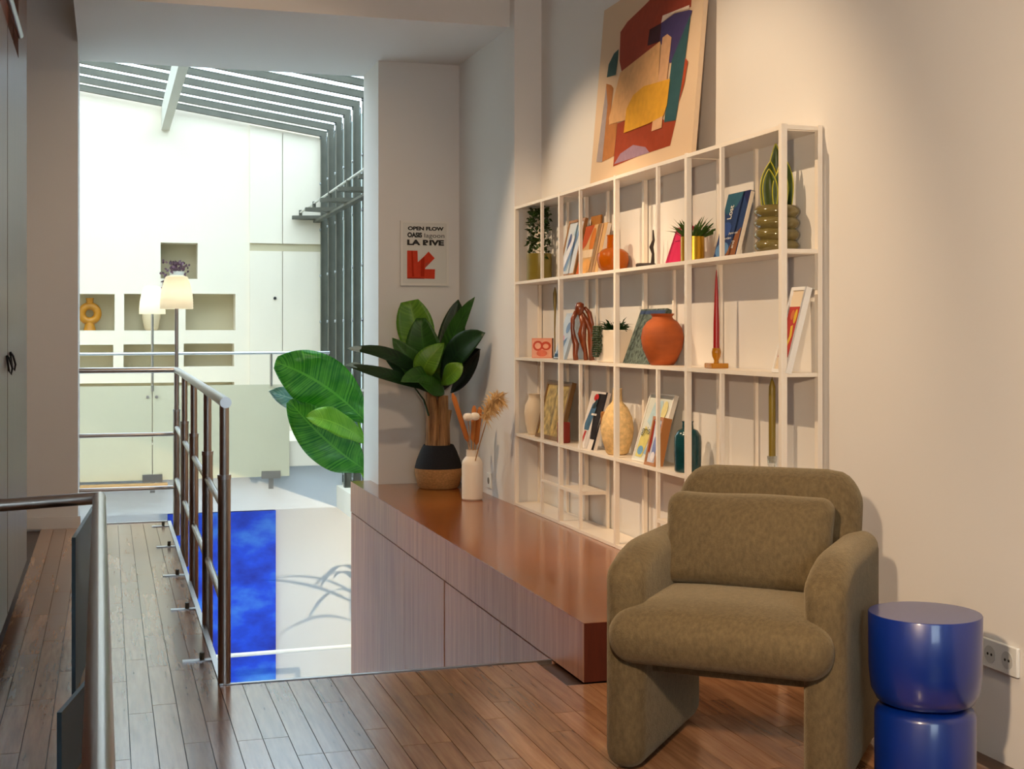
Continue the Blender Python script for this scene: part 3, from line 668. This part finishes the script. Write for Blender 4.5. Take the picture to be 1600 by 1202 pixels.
for k in range(420):
    t = random.random(); base = at(756 + 24 * t, 655 - 30 * math.sin(t * 1.8), 7.15 - .05 * t); ang = random.uniform(-.6, 1.5)
    d = Vector((random.uniform(-.4, 1), random.uniform(-.7, .3), random.uniform(-.5, .8))).normalized() * random.uniform(.03, .085)
    e = base + d; e.x = min(e.x, 2.172); sd = d.cross(Vector((0, 1, .2))).normalized() * .0028
    mb.add([base - sd, base + sd, (base + e) * .5 + sd + Vector((0, 0, .004)), e + Vector((0, 0, -.012)), (base + e) * .5 - sd + Vector((0, 0, .004))], [(0, 1, 2, 3, 4)])
mb.build('plume', mat('pampas_cream', (222, 186, 130), .95), pg, smooth=False)['kind'] = 'stuff'

# ------------------------------------------------------------------ things on the top shelf row
Z1, Z2, Z3 = 1.4555, 1.0325, .6065
XM = 2.272
def vase(name, label, y, z, prof, m, x=XM, n=40, part='body', cat='vase'):
    t = T(name, label, cat, (x, y, z)); MB().lathe(prof, n=n).build(part, m, t, world=False, angle=60); return t
olive = mat('olive_glaze', (122, 108, 42), .3, var=.15, vscale=12)
t = vase('trailing_plant_pot', 'olive glazed pot with dark trailing ivy in top left shelf corner', 6.95, Z1, [(.001, 0), (.066, 0), (.069, .005), (.069, .148), (.062, .148), (.061, .13), (.001, .13)], olive, 2.268, part='pot', cat='plant')
mb = MB()
for k in range(460):
    u = random.random(); h = .10 + .31 * random.random()
    side = random.choice((-1, -1, 1)); rr = .05 + .02 * random.random() if h < .2 else .045 + .03 * random.random()
    a = random.uniform(0, 6.28); c = Vector((rr * .75 * math.cos(a), rr * 1.25 * math.sin(a) + (.01 if h < .3 else 0), h if side < 0 or h > .28 else h + .12))
    d1 = Vector((random.uniform(-1, 1), random.uniform(-1, 1), random.uniform(-.8, .4))).normalized(); d2 = d1.cross(Vector((random.uniform(-1, 1), .3, 1))).normalized(); L_ = random.uniform(.014, .026)
    mb.add([c - d2 * L_ * .1, c + d1 * L_ * .5 - d2 * L_ * .55, c + d1 * L_ * 1.3, c + d1 * L_ * .5 + d2 * L_ * .55], [(0, 1, 2, 3)])
mb.build('foliage', leafmat('ivy_leaf', (22, 44, 18), (64, 92, 32), 90), t, smooth=False, world=False)['kind'] = 'stuff'

p = leaner('framed_print', 'thin wooden frame with pale blue abstract print on top shelf', 'picture', 6.535, 2.235, 2.30, Z1, .30)
framed(p, .245, .30, .014, .014, (166, 118, 66), (206, 216, 226))
art('print', [([(.03, .03), (.11, .03), (.2, .27), (.13, .27)], (166, 196, 216)), ([(.05, .03), (.09, .03), (.21, .25), (.19, .27)], (120, 150, 190)), (blob(.07, .17, .02, .06), (96, 110, 160)), ([(.03, .1), (.06, .04), (.15, .2), (.12, .22)], (226, 230, 240))], p)
p = leaner('art_book', 'orange and tan art book with rounded shapes standing behind amber vase', 'book', 6.26, 2.235, 2.29, Z1, .25)
board(p, .30, .25, .022, (208, 168, 116), 'cover'); MB().box((.003, .003, -.02), (.302, .247, -.002)).build('pages', M['white'], p, world=False)
art('cover_print', [([(.0, .25), (.13, .25), (.06, .15), (0, .12)], (186, 84, 44)), (blob(.14, .17, .035, .065), (206, 120, 46)), (rect(.0, .085, .19, .125), (226, 202, 170)), ([(0, .0), (.05, 0), (.02, .08), (0, .08)], (196, 96, 46)), (blob(.12, .04, .06, .038), (226, 168, 96)), (rect(.2, .0, .225, .25), (150, 120, 90)), (rect(.24, .0, .255, .25), (190, 150, 120))], p)
p = leaner('notebook', 'plain tan notebook rising behind the orange art book', 'book', 6.31, 2.31, 2.335, Z1, .30); board(p, .14, .30, .008, (176, 120, 60), 'cover')
amber = bpy.data.materials.new('amber_glass'); amber.use_nodes = True; b = amber.node_tree.nodes['Principled BSDF']
b.inputs['Base Color'].default_value = lin((214, 118, 22)); b.inputs['Roughness'].default_value = .06; b.inputs['Transmission Weight'].default_value = .55; b.inputs['IOR'].default_value = 1.3
t = vase('amber_glass_vase', 'squat round amber glass vase with short neck on top shelf', 5.835, Z1, [(.001, .002), (.05, 0), (.068, .02), (.076, .055), (.072, .085), (.052, .103), (.030, .112), (.027, .165), (.03, .172), (.026, .172), (.023, .115), (.045, .10), (.066, .08), (.07, .055), (.06, .02), (.001, .008)], amber, 2.268)
t = T('dark_figurine', 'slender dark metal figurine on flat foot on top shelf', 'sculpture', (XM, 5.42, Z1), R(55)); dk = mat('dark_bronze', (44, 34, 30), .5, .3)
MB().rbox((0, .01, .01), (.05, .085, .02), .009, 4).build('foot', dk, t, world=False)
MB().tube([(0, -.02, .018), (0, -.022, .06), (0, -.014, .09), (0, -.024, .12), (0, -.022, .165)], [.009, .006, .010, .006, .003], 10).build('figure', dk, t, world=False)
t = tag(MB().lathe([(.001, 0), (.012, .0), (.014, .035), (.009, .09), (.001, .125)], (2.29, 5.17, Z1), 6).build('crystal', mat('crystal_grey', (196, 196, 196), .1, trans=.4), smooth=False), 'small pointed clear crystal left of the pink book', 'ornament')
p = leaner('pink_book', 'bright pink booklet leaning beside the grass plant on top shelf', 'book', 5.165, 2.24, 2.295, Z1, .165); board(p, .15, .165, .012, (206, 44, 92), 'cover')
art('cover_print', [(rect(.09, .14, .14, .15), (120, 30, 60)), (rect(.03, .1, .14, .104), (150, 30, 70)), (rect(.01, .02, .012, .16), (180, 40, 80))], p)
gold = mat('gold_can', (206, 158, 42), .25, .75)
t = vase('grass_pot', 'shiny gold cylinder pot with spiky green grass on top shelf', 4.935, Z1, [(.001, 0), (.048, 0), (.048, .102), (.044, .102), (.044, .09), (.001, .09)], gold, 2.262, part='pot', cat='plant')
def grass(root, n, r0, ln, m, base, sp=1.0, name='blades', up=.5):
    mb = MB()
    for k in range(n):
        a = random.uniform(0, 6.283); rr_ = r0 * math.sqrt(random.random()); b0 = Vector((rr_ * math.cos(a), rr_ * math.sin(a), base))
        d = Vector((math.cos(a) * sp * random.uniform(.2, 1), math.sin(a) * sp * random.uniform(.2, 1), random.uniform(up, 1))).normalized(); l = ln * random.uniform(.6, 1.05)
        sd = d.cross(Vector((.3, .2, .9))).normalized() * .0032; m_ = b0 + d * l * .55; e = b0 + d * l + Vector((0, 0, -.02 * sp))
        mb.add([b0 - sd, b0 + sd, m_ + sd, e, m_ - sd], [(0, 1, 2, 3, 4)])
    o = mb.build(name, m, root, smooth=False, world=False); o['kind'] = 'stuff'; return o
grass(t, 90, .03, .125, leafmat('grass_leaf', (44, 74, 24), (96, 128, 52), 60), .09)
t = tag(MB().lathe([(.001, 0), (.011, 0), (.011, .025), (.007, .03), (.010, .045), (.006, .058), (.001, .06)], (2.29, 4.685, Z1), 14).build('cream_candle', cer), 'tiny cream ornament right of the gold grass pot', 'ornament')
p = leaner('blue_book', 'tall dark blue book with white lettering leaning beside ribbed vase', 'book', 4.665, 2.225, 2.29, Z1, .255)
board(p, .185, .255, .018, (42, 62, 104), 'cover', .35); MB().box((.003, .003, -.016), (.188, .252, -.002)).build('pages', M['white'], p, world=False)
art('cover_print', [([(.0, .255), (.14, .255), (.10, .2), (.03, .17), (0, .19)], (48, 92, 112)), ([(.14, .24), (.185, .2), (.185, .255), (.15, .255)], (36, 40, 84)), (blob(.06, .03, .055, .03), (88, 128, 172)), (blob(.05, .11, .05, .03), (54, 80, 140)), ([(.10, 0), (.185, 0), (.185, .11), (.15, .09)], (132, 84, 52))], p)
wi = mat('white_ink', (226, 222, 214), .6)
text('Lost', .045, .08, .15, .205, .003, wi, p, .01, 1); text('Japanese', .09, .165, .085, .097, .003, wi, p)
text('garden', .05, .12, .066, .078, .003, wi, p); text('and', .13, .155, .03, .06, .003, wi, p, 0, 1)
rib = mat('olive_glass_glaze', (112, 100, 58), .12, var=.1, vscale=10, coat=.4)
prof = [(.001, 0)]
for k in range(4):
    z0 = .0405 * k
    for a in range(0, 7): prof.append((.068 + .0125 * math.sin(math.pi * a / 6), z0 + .0405 * a / 6))
prof += [(.055, .165), (.05, .15), (.001, .15)]
t = vase('ribbed_planter', 'stacked ring olive green glossy planter at right end of top shelf', 4.235, Z1, prof, rib, 2.266, 48, 'planter', 'planter')
sn = leafmat('snake_leaf', (40, 64, 20), (112, 128, 40), 26, .4); ye = mat('leaf_edge_yellow', (186, 180, 40), .5)
t = T('snake_plant', 'snake plant with yellow edged banded leaves in ribbed planter', 'plant', (2.266, 4.235, Z1 + .1505), R(60))
def sleaf(dy, dx, h, wd_, lean):
    v = []; f = []; n = 12
    for side in range(2): pass
    mb = MB(); prof_ = []
    for i in range(n + 1):
        u = i / n; ww = wd_ * (.62 + .75 * u - 1.37 * u ** 3.2) if u < 1 else .001
        prof_.append((ww, h * u, lean * u * u))
    vs = []; fs = []
    for ww, z, l in prof_:
        for q in (-1, -.5, 0, .5, 1): vs.append((dx + .3 * ww * (1 - q * q), dy + l + ww * q * .5, z))
    for i in range(n):
        for j in range(4): fs.append((i * 5 + j, i * 5 + j + 1, (i + 1) * 5 + j + 1, (i + 1) * 5 + j))
    o = MB().add(vs, fs).build('leaf', sn, t, world=False); s_ = o.modifiers.new('thick', 'SOLIDIFY'); s_.thickness = .003
    for q in (0, 4): MB().tube([Vector(vs[i * 5 + q]) for i in range(n + 1)], .0023, 5).build('leaf_edge', ye, o, world=False)
sleaf(.0, .012, .235, .062, .004); sleaf(-.028, -.004, .185, .07, .004); sleaf(.028, -.004, .17, .07, -.006); sleaf(-.012, -.03, .145, .062, -.004); sleaf(.02, -.034, .14, .06, .006)

# ------------------------------------------------------------------ second shelf row
t = T('pink_art_block', 'small pink and cream printed block on second shelf', 'ornament', (2.262, 6.875, Z2), R(60))
MB().box((-.014, -.056, 0), (.014, .056, .108)).build('block', mat('block_pink', (226, 150, 124), .6), t, world=False)
o = art('block_print', [(rect(-.052, .005, .052, .1), (232, 170, 146)), (blob(-.022, .066, .028, .028), (200, 84, 66)), (blob(-.022, .066, .017, .017), (236, 176, 150)), (blob(.022, .066, .028, .024), (196, 80, 60)), (blob(.022, .064, .016, .013), (232, 168, 140)), (blob(0, .026, .03, .018), (214, 116, 92))], t)
o.matrix_basis = Matrix(((0, 0, -1, -.0142), (-1, 0, 0, 0), (0, 1, 0, 0), (0, 0, 0, 1)))
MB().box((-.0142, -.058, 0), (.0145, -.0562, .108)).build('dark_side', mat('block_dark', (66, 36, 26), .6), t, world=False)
t = T('gold_taper', 'slim olive gold taper with wavy stem above the pink block', 'candle', (2.325, 6.85, Z2)); br_ = mat('olive_gold', (118, 98, 40), .35, .4)
MB().lathe([(.001, 0), (.018, 0), (.018, .006), (.005, .012), (.001, .012)], n=14).build('foot', br_, t, world=False)
MB().tube([(0, 0, .01), (0, .004, .16), (0, -.004, .25), (0, 0, .30), (0, 0, .35), (0, 0, .385)], [.004, .004, .006, .010, .011, .002], 8).build('taper', br_, t, world=False)
p = leaner('small_art_book', 'pale blue and pink booklet leaning left of wooden sculpture', 'book', 6.585, 2.225, 2.30, Z2, .25); board(p, .17, .25, .016, (186, 204, 222), 'cover')
art('cover_print', [(blob(.06, .1, .03, .03), (206, 160, 190)), ([(.02, .03), (.1, .03), (.13, .12), (.06, .09)], (110, 140, 176)), (blob(.1, .17, .03, .03), (120, 150, 190)), (rect(.01, .012, .08, .03), (50, 80, 110)), (rect(.005, .0, .16, .006), (120, 120, 120))], p)
wdm = wood('carved_wood', (84, 34, 14), (146, 70, 32), (30, 30, 8), 1, .3, 0, .3)
t = T('carved_sculpture', 'polished brown carved sculpture of two entwined figures on second shelf', 'sculpture', (2.262, 6.245, Z2), R(66))
def tb_(pts, rad, name): MB().tube([Vector((0, -y, z)) + Vector((x, 0, 0)) for x, y, z in pts], rad, 12).build(name, wdm, t, world=False, angle=180)
tb_([(0, -.02, .225), (0, -.015, .24), (0, -.012, .26), (0, -.01, .283), (0, -.01, .29)], [.012, .022, .025, .02, .003], 'head')
tb_([(0, -.03, .0), (0, -.034, .03), (0, -.03, .08), (0, -.042, .115), (0, -.048, .16), (0, -.046, .205), (0, -.028, .243)], [.014, .013, .017, .013, .010, .012, .012], 'left_figure')
tb_([(.01, .02, .0), (.01, .016, .04), (0, .005, .09), (0, .0, .13), (0, .006, .18), (0, -.004, .235)], [.013, .011, .016, .022, .016, .014], 'trunk')
tb_([(-.01, .05, .0), (-.01, .044, .04), (0, .046, .10), (0, .04, .15), (0, .02, .20), (0, -.004, .24)], [.015, .011, .018, .012, .014, .012], 'right_figure')
tb_([(0, .045, .13), (0, .05, .18), (0, .036, .235), (0, .012, .265)], [.008, .011, .013, .008], 'arm')
t = T('succulent_planter', 'white square planter with spiky succulent and trailing strands on second shelf', 'plant', (2.262, 5.80, Z2), R(18))
MB().box((-.056, -.064, 0), (.056, .064, .15)).build('planter', cer, t, world=False, bevel=.004)
MB().box((-.05, -.058, .1495), (.05, .058, .1512)).build('soil', M['dark'], t, world=False)
grass(t, 70, .03, .09, G2, .15, 1.2, 'spikes', .3)
mb = MB()
for k in range(16):
    y0 = random.uniform(.02, .075); x0 = random.uniform(-.072, -.062); ln = random.uniform(.1, .165)
    for j in range(int(ln / .011)):
        c = Vector((x0 + random.uniform(-.004, .004), y0 + random.uniform(-.006, .006), max(.012, .165 - j * .0105)))
        mb.rbox(c, (.009, .009, .010), .004, 1)
for k in range(14): mb.rbox(Vector((random.uniform(-.06, .02), random.uniform(.01, .06), .157)), (.011, .011, .01), .004, 1)
mb.build('trailing_beads', leafmat('bead_leaf', (40, 62, 34), (92, 112, 66), 80), t, world=False)['kind'] = 'stuff'
p = leaner('patterned_book', 'dark blue green patterned book leaning behind terracotta vase', 'book', 5.63, 2.235, 2.325, Z2, .26); board(p, .30, .26, .022, mat('speckled_cover', (86, 98, 92), .75, spec=.15, var=.75, vscale=55), 'cover')
art('cover_print', [(rect(.01, .235, .29, .252), (60, 76, 110))], p)
terra = mat('terracotta', (160, 76, 22), .75, var=.2, vscale=9, bump=.15, bscale=50, stretch=(1, 1, 3))
vase('terracotta_vase', 'large round terracotta pot with flared rim on second shelf', 5.225, Z2, [(.001, 0), (.048, 0), (.062, .02), (.084, .07), (.091, .115), (.084, .155), (.066, .183), (.046, .197), (.042, .205), (.052, .218), (.048, .218), (.038, .205), (.04, .19), (.001, .18)], terra, 2.255)
ag = bpy.data.materials.new('amber_holder_glass'); ag.use_nodes = True; b = ag.node_tree.nodes['Principled BSDF']
b.inputs['Base Color'].default_value = lin((206, 140, 30)); b.inputs['Roughness'].default_value = .05; b.inputs['Transmission Weight'].default_value = .5
t = T('amber_candlestick', 'amber glass candlestick with square foot on second shelf', 'candlestick', (2.255, 4.70, Z2))
MB().box((-.035, -.036, 0), (.035, .036, .02)).build('foot', ag, t, world=False, bevel=.003)
MB().lathe([(.001, .02), (.010, .02), (.009, .03), (.016, .045), (.018, .062), (.015, .078), (.011, .078), (.011, .055), (.001, .055)], n=20).build('cup', ag, t, world=False)
tag(MB().lathe([(.001, 0), (.0125, 0), (.0115, .12), (.008, .22), (.0045, .29), (.002, .318), (.001, .325)], (2.255, 4.70, Z2 + .0565), 20).build('taper_candle', mat('red_wax', (146, 16, 18), .35)), 'tall dark red tapered candle in amber candlestick', 'candle')
p = leaner('white_framed_print', 'narrow white framed pink and yellow print leaning at right shelf end', 'picture', 4.155, 2.205, 2.285, Z2, .305)
framed(p, .105, .305, .018, .012, (232, 230, 226), (224, 206, 178))
art('print', [(rect(.016, .055, .089, .235), (180, 66, 60)), (blob(.03, .13, .012, .03), (214, 170, 50)), ([(.045, .06), (.06, .06), (.066, .1), (.078, .13), (.07, .17), (.055, .165), (.062, .13), (.05, .1)], (216, 180, 70)), (blob(.072, .2, .01, .026), (214, 176, 60)), (blob(.05, .205, .012, .018), (196, 110, 70))], p)

# ------------------------------------------------------------------ third shelf row
vase('ivory_vase', 'small ivory round vase with narrow foot at left end of third shelf', 7.02, Z3, [(.001, 0), (.032, 0), (.038, .01), (.05, .06), (.056, .12), (.05, .165), (.034, .195), (.031, .215), (.036, .225), (.03, .225), (.026, .2), (.001, .19)], mat('ivory_ceramic', (222, 204, 176), .6, bump=.1), 2.262)
p = leaner('gilt_framed_picture', 'dark gold framed yellow painting leaning on third shelf', 'picture', 6.885, 2.225, 2.30, Z3, .315)
framed(p, .40, .315, .02, .022, (118, 84, 36), (176, 150, 84), .55)
t = vase('red_tumbler', 'small matte dark red cup in front of gilt picture', 6.445, Z3, [(.001, 0), (.031, 0), (.033, .004), (.033, .104), (.03, .104), (.029, .01), (.001, .01)], mat('red_cup', (136, 34, 20), .6), 2.235, part='cup', cat='cup')
p = leaner('magazine', 'black, blue and white abstract magazine standing on third shelf', 'book', 6.205, 2.225, 2.30, Z3, .285); board(p, .225, .285, .016, (222, 214, 208), 'cover', .3)
art('cover_print', [([(.10, .275), (.215, .275), (.2, .05), (.14, .05), (.11, .15)], (40, 34, 34)), ([(.03, .09), (.09, .09), (.12, .2), (.10, .24), (.06, .22), (.02, .12)], (74, 110, 140)), (blob(.09, .255, .03, .018), (190, 40, 36)), ([(.03, .03), (.055, .03), (.07, .085), (.045, .085)], (186, 70, 66)), ([(.195, 0), (.225, 0), (.225, .285), (.205, .285), (.215, .15)], (22, 18, 26)), (rect(.08, .165, .15, .175), (226, 220, 214)), ([(.07, .2), (.11, .2), (.13, .235), (.1, .25)], (40, 56, 60))], p)
# flattened vase with a hole in its far side
beig = mat('speckled_stoneware', (226, 192, 134), .8, var=.2, vscale=55, bump=.6, bscale=160)
t = T('speckled_vase', 'sandy speckled stoneware vase with hollow side on third shelf', 'vase', (2.258, 5.755, Z3))
o = MB().lathe([(.001, 0), (.04, 0), (.052, .008), (.071, .07), (.077, .12), (.07, .17), (.05, .215), (.028, .24), (.023, .25), (.021, .30), (.024, .305), (.018, .305), (.016, .25), (.001, .245)], n=44).build('body', beig, t, world=False, angle=60)
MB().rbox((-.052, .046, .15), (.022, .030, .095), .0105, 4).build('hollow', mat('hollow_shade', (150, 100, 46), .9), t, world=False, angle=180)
p = leaner('white_edged_print', 'pale blue and yellow lettered print leaning on third shelf', 'picture', 5.49, 2.225, 2.315, Z3, .31); framed(p, .27, .31, .016, .008, (226, 222, 212), (206, 212, 206))
art('print', [([(.02, .02), (.09, .02), (.12, .12), (.05, .16), (.02, .1)], (206, 196, 120)), ([(.1, .04), (.2, .02), (.22, .12), (.14, .1)], (140, 176, 206)), ([(.05, .18), (.14, .14), (.2, .2), (.16, .28), (.08, .27)], (176, 204, 214)), (blob(.2, .24, .03, .04), (214, 206, 150)), (blob(.06, .05, .03, .02), (110, 160, 200)), ([(.18, .1), (.24, .12), (.22, .2), (.17, .17)], (226, 214, 160))], p)
text('gris', .03, .12, .115, .155, .006, mat('print_ink', (50, 56, 44), .6), p, .0)
p = leaner('oak_framed_photo', 'small deep oak frame with blue and red picture on third shelf', 'picture', 5.29, 2.20, 2.245, Z3, .21); framed(p, .115, .21, .035, .014, (168, 110, 56), (196, 202, 220))
art('print', [([(.016, .06), (.026, .05), (.034, .1), (.026, .19), (.016, .19)], (150, 40, 30)), (blob(.07, .08, .022, .05), (120, 136, 190)), (blob(.08, .16, .018, .024), (110, 130, 200)), (blob(.07, .04, .02, .02), (226, 226, 236))], p)
vase('teal_bottle', 'dark teal glazed bottle with squared shoulders on third shelf', 4.955, Z3, [(.001, 0), (.05, 0), (.054, .006), (.056, .12), (.054, .145), (.040, .168), (.024, .175), (.022, .198), (.025, .205), (.018, .205), (.016, .17), (.001, .165)], mat('teal_glaze', (18, 62, 68), .18, var=.35, vscale=22), 2.25)
clear = bpy.data.materials.new('clear_glass'); clear.use_nodes = True; b = clear.node_tree.nodes['Principled BSDF']; b.inputs['Transmission Weight'].default_value = .8; b.inputs['Roughness'].default_value = .04; b.inputs['Base Color'].default_value = (.85, .88, .86, 1)
t = T('glass_candlestick', 'clear glass candlestick on third shelf above the armchair', 'candlestick', (2.262, 4.262, Z3))
MB().lathe([(.001, 0), (.035, 0), (.036, .01), (.012, .018), (.008, .05), (.015, .065), (.010, .08), (.016, .095), (.018, .125), (.014, .125), (.012, .10), (.001, .10)], n=20).build('stand', clear, t, world=False)
tag(MB().lathe([(.001, 0), (.011, 0), (.012, .02), (.0125, .24), (.0115, .27), (.006, .29), (.0015, .30), (.001, .308)], (2.262, 4.262, Z3 + .1015), 18).build('taper_candle', mat('olive_wax', (128, 108, 30), .4)), 'tall olive green candle in clear glass candlestick', 'candle')

# ------------------------------------------------------------------ lamps
def lampshade(prof): return MB().lathe(prof, n=40)
shade = mat('ribbed_paper_shade', (240, 230, 206), .7)
_L = shade.node_tree.links.new; _t = nd(shade, 'ShaderNodeBsdfTranslucent'); _t.inputs[0].default_value = lin((250, 240, 214)); _x = nd(shade, 'ShaderNodeMixShader'); _x.inputs[0].default_value = .5
_L(shade.node_tree.nodes['Principled BSDF'].outputs[0], _x.inputs[1]); _L(_t.outputs[0], _x.inputs[2]); _L(_x.outputs[0], shade.node_tree.nodes['Material Output'].inputs[0])
def shade_prof(r0, r1, h):
    pr = []
    for k in range(25):
        u = k / 24; rr_ = r0 + (r1 - r0) * (u ** 2.4) + (.0022 if r0 < .12 else .003) * (k % 2); pr.append((rr_, h * u))
    return pr + [(r1 * .55, h * 1.04), (.001, h * 1.05)]
c = at(275, 483, 8.46)
t = T('railing_lamp', 'larger cream ribbed lampshade on steel pole above bridge corner post', 'lamp', (PX[-1], 8.46, .96))
MB().tube([(PX[-1], 8.46, .958), (PX[-1], 8.46, c.z + .02)], .0115, 12).build('pole', M['steel'], t)
MB().lathe(shade_prof(.099, .064, .2), (PX[-1], 8.46, c.z), 40, False).build('lamp_shade', shade, t)
c = at(238, 491, 14.7)
def bulb(loc, e_):
    l = bpy.data.lights.new('bulb', 'POINT'); l.energy = e_; l.color = (1, .94, .84); l.shadow_soft_size = .03; o_ = bpy.data.objects.new('bulb', l); COL.objects.link(o_); o_.location = loc
bulb((PX[-1], 8.46, at(275, 483, 8.46).z + .09), .3); bulb((c.x, 14.7, c.z + .13), .4)
t = T('gallery_lamp', 'smaller cream lampshade on thin pole standing on far gallery', 'lamp', (c.x, 14.7, 0))
MB().lathe([(.001, 0), (.13, 0), (.13, .015), (.001, .02)], (c.x, 14.7, .001), 24).build('base', M['steel'], t)
MB().tube([(c.x, 14.7, .015), (c.x, 14.7, c.z + .02)], .014, 10).build('pole', M['steel'], t)
MB().lathe(shade_prof(.135, .085, .29), (c.x, 14.7, c.z), 36, False).build('lamp_shade', shade, t)

# ------------------------------------------------------------------ things in the niches
och = mat('ochre_glaze', (176, 116, 16), .4, var=.12, vscale=14)
t = T('ring_vase', 'ochre ring shaped vase with central hole in far niche', 'vase', (-.197, 16.15, 1.196))
rg = []; n1, n2 = 32, 12
for i in range(n1):
    a = 2 * math.pi * i / n1
    for j in range(n2):
        b_ = 2 * math.pi * j / n2; q = .088 + .045 * math.cos(b_); rg.append((q * math.cos(a), .055 * math.sin(b_), .195 + q * math.sin(a)))
MB().add(rg, [(i * n2 + j, i * n2 + (j + 1) % n2, ((i + 1) % n1) * n2 + (j + 1) % n2, ((i + 1) % n1) * n2 + j) for i in range(n1) for j in range(n2)]).build('ring', och, t, world=False)
MB().lathe([(.001, 0), (.07, 0), (.055, .06), (.05, .10), (.001, .10)], n=24).build('foot', och, t, world=False)
MB().lathe([(.001, .30), (.042, .30), (.04, .35), (.048, .375), (.04, .375), (.001, .34)], n=24).build('neck', och, t, world=False)
vase('beige_vase', 'pale beige rounded vase in niche behind the smaller lamp', 16.15, 1.196, [(.001, 0), (.06, 0), (.08, .03), (.105, .15), (.10, .24), (.07, .31), (.05, .33), (.001, .33)], mat('beige_matt', (216, 196, 160), .8), .49)
t = vase('niche_plant', 'small purple leaved plant in the square niche above lamp', 16.14, 1.801, [(.001, 0), (.07, 0), (.09, .09), (.08, .09), (.001, .08)], mat('pot_white', (220, 216, 206), .7), .78, part='pot', cat='plant')
mb = MB()
for k in range(110):
    a = random.uniform(0, 6.28); c = Vector((random.gauss(0, .055), random.gauss(-.04, .04), .07 + random.random() * .13))
    if k > 92: c = Vector((-.12 - .07 * random.random(), -.17, .06 - .22 * random.random()))
    d1 = Vector((random.uniform(-1, 1), random.uniform(-1, 1), random.uniform(-.5, 1))).normalized(); d2 = d1.cross(Vector((.2, 1, .3))).normalized(); L_ = .04
    mb.add([c, c + d1 * L_ * .5 - d2 * L_ * .4, c + d1 * L_ * 1.2, c + d1 * L_ * .5 + d2 * L_ * .4], [(0, 1, 2, 3)])
mb.build('foliage', leafmat('purple_leaf', (84, 62, 70), (146, 104, 124), 40), t, smooth=False, world=False)['kind'] = 'stuff'

# ------------------------------------------------------------------ lower level
bl = bpy.data.materials.new('blue_canvas_paint'); bl.use_nodes = True; L = bl.node_tree.links.new; b = bl.node_tree.nodes['Principled BSDF']; b.inputs['Roughness'].default_value = .6
g = nd(bl, 'ShaderNodeNewGeometry'); n = nd(bl, 'ShaderNodeTexNoise'); n.inputs['Scale'].default_value = 2.2; n.inputs['Detail'].default_value = 8; mp = nd(bl, 'ShaderNodeMapping'); mp.inputs['Scale'].default_value = (1.0, 1, 1.7)
mp.inputs['Location'].default_value = (.3, 0, .2)
r_ = nd(bl, 'ShaderNodeValToRGB'); e = r_.color_ramp.elements; e[0].position = .3; e[0].color = lin((0, 30, 150)); e[1].position = .5; e[1].color = lin((0, 66, 214)); e2 = r_.color_ramp.elements.new(.78); e2.color = lin((70, 146, 232))
L(g.outputs['Position'], mp.inputs['Vector']); L(mp.outputs[0], n.inputs['Vector']); L(n.outputs['Fac'], r_.inputs[0]); L(r_.outputs[0], b.inputs['Base Color'])
c = at(431, 798, 14.84)
bpn = T('blue_painting', 'very large deep blue canvas on the lower wall below the bridge', 'painting', (1.0, 14.87, -1.8))
MB().box((at(262, 800, 14.84).x, 14.84, -2.74), (c.x, 14.895, c.z)).build('canvas', bl, bpn, smooth=False)
lr = T('low_rail', 'thin white steel rail crossing in front of the blue canvas', 'rail', (1.9, 14.2, LOW))
a_, b_ = at(330, 1027, 14.2), at(545, 1010, 14.2)
MB().tube([a_, a_ + (b_ - a_) * 1.08], .022, 10).build('bar', M['plastic'], lr)
for q in (0, 1.08):
    z_ = a_ + (b_ - a_) * q; MB().tube([(z_.x, z_.y, LOW), z_], .018, 8).build('post', M['plastic'], lr)
c = at(547, 1050, 13.6)
tag(MB().lathe([(.001, 0), (.12, 0), (.2, .1), (.22, .22), (.17, .36), (.09, .41), (.001, .42)], (c.x + .1, 13.6, LOW), 28).build('white_pouf', mat('white_fabric', (226, 222, 214), .8)), 'white rounded pouf on lower floor peeking past the cabinet', 'pouf')
pl = T('palm_plant', 'slender palm on the lower level beyond the cabinet', 'plant', (3.25, 14.0, LOW))
MB().lathe([(.001, 0), (.16, 0), (.19, .35), (.17, .35), (.001, .32)], (3.25, 14.0, LOW + .001), 24).build('pot', mat('palm_pot', (200, 196, 188), .7), pl)
MB().tube([(3.25, 14.0, LOW + .3), (3.22, 14.0, -1.7)], [.03, .02], 8).build('stem', G2, pl)
for k in range(16):
    a = k * 2.4; l = random.uniform(.5, .8); z = random.uniform(-1.75, -1.4)
    p0 = Vector((3.22, 14.0, z - .1)); d = Vector((math.cos(a), .5 * math.sin(a), 0)); p1 = p0 + d * l * .5 + Vector((0, 0, .25)); p2 = p0 + d * l + Vector((0, 0, random.uniform(-.2, .25)))
    leaf(p0, p1, p2, .06, G1, pl, nrm=(0, 0, 1), n=8, seg=2)
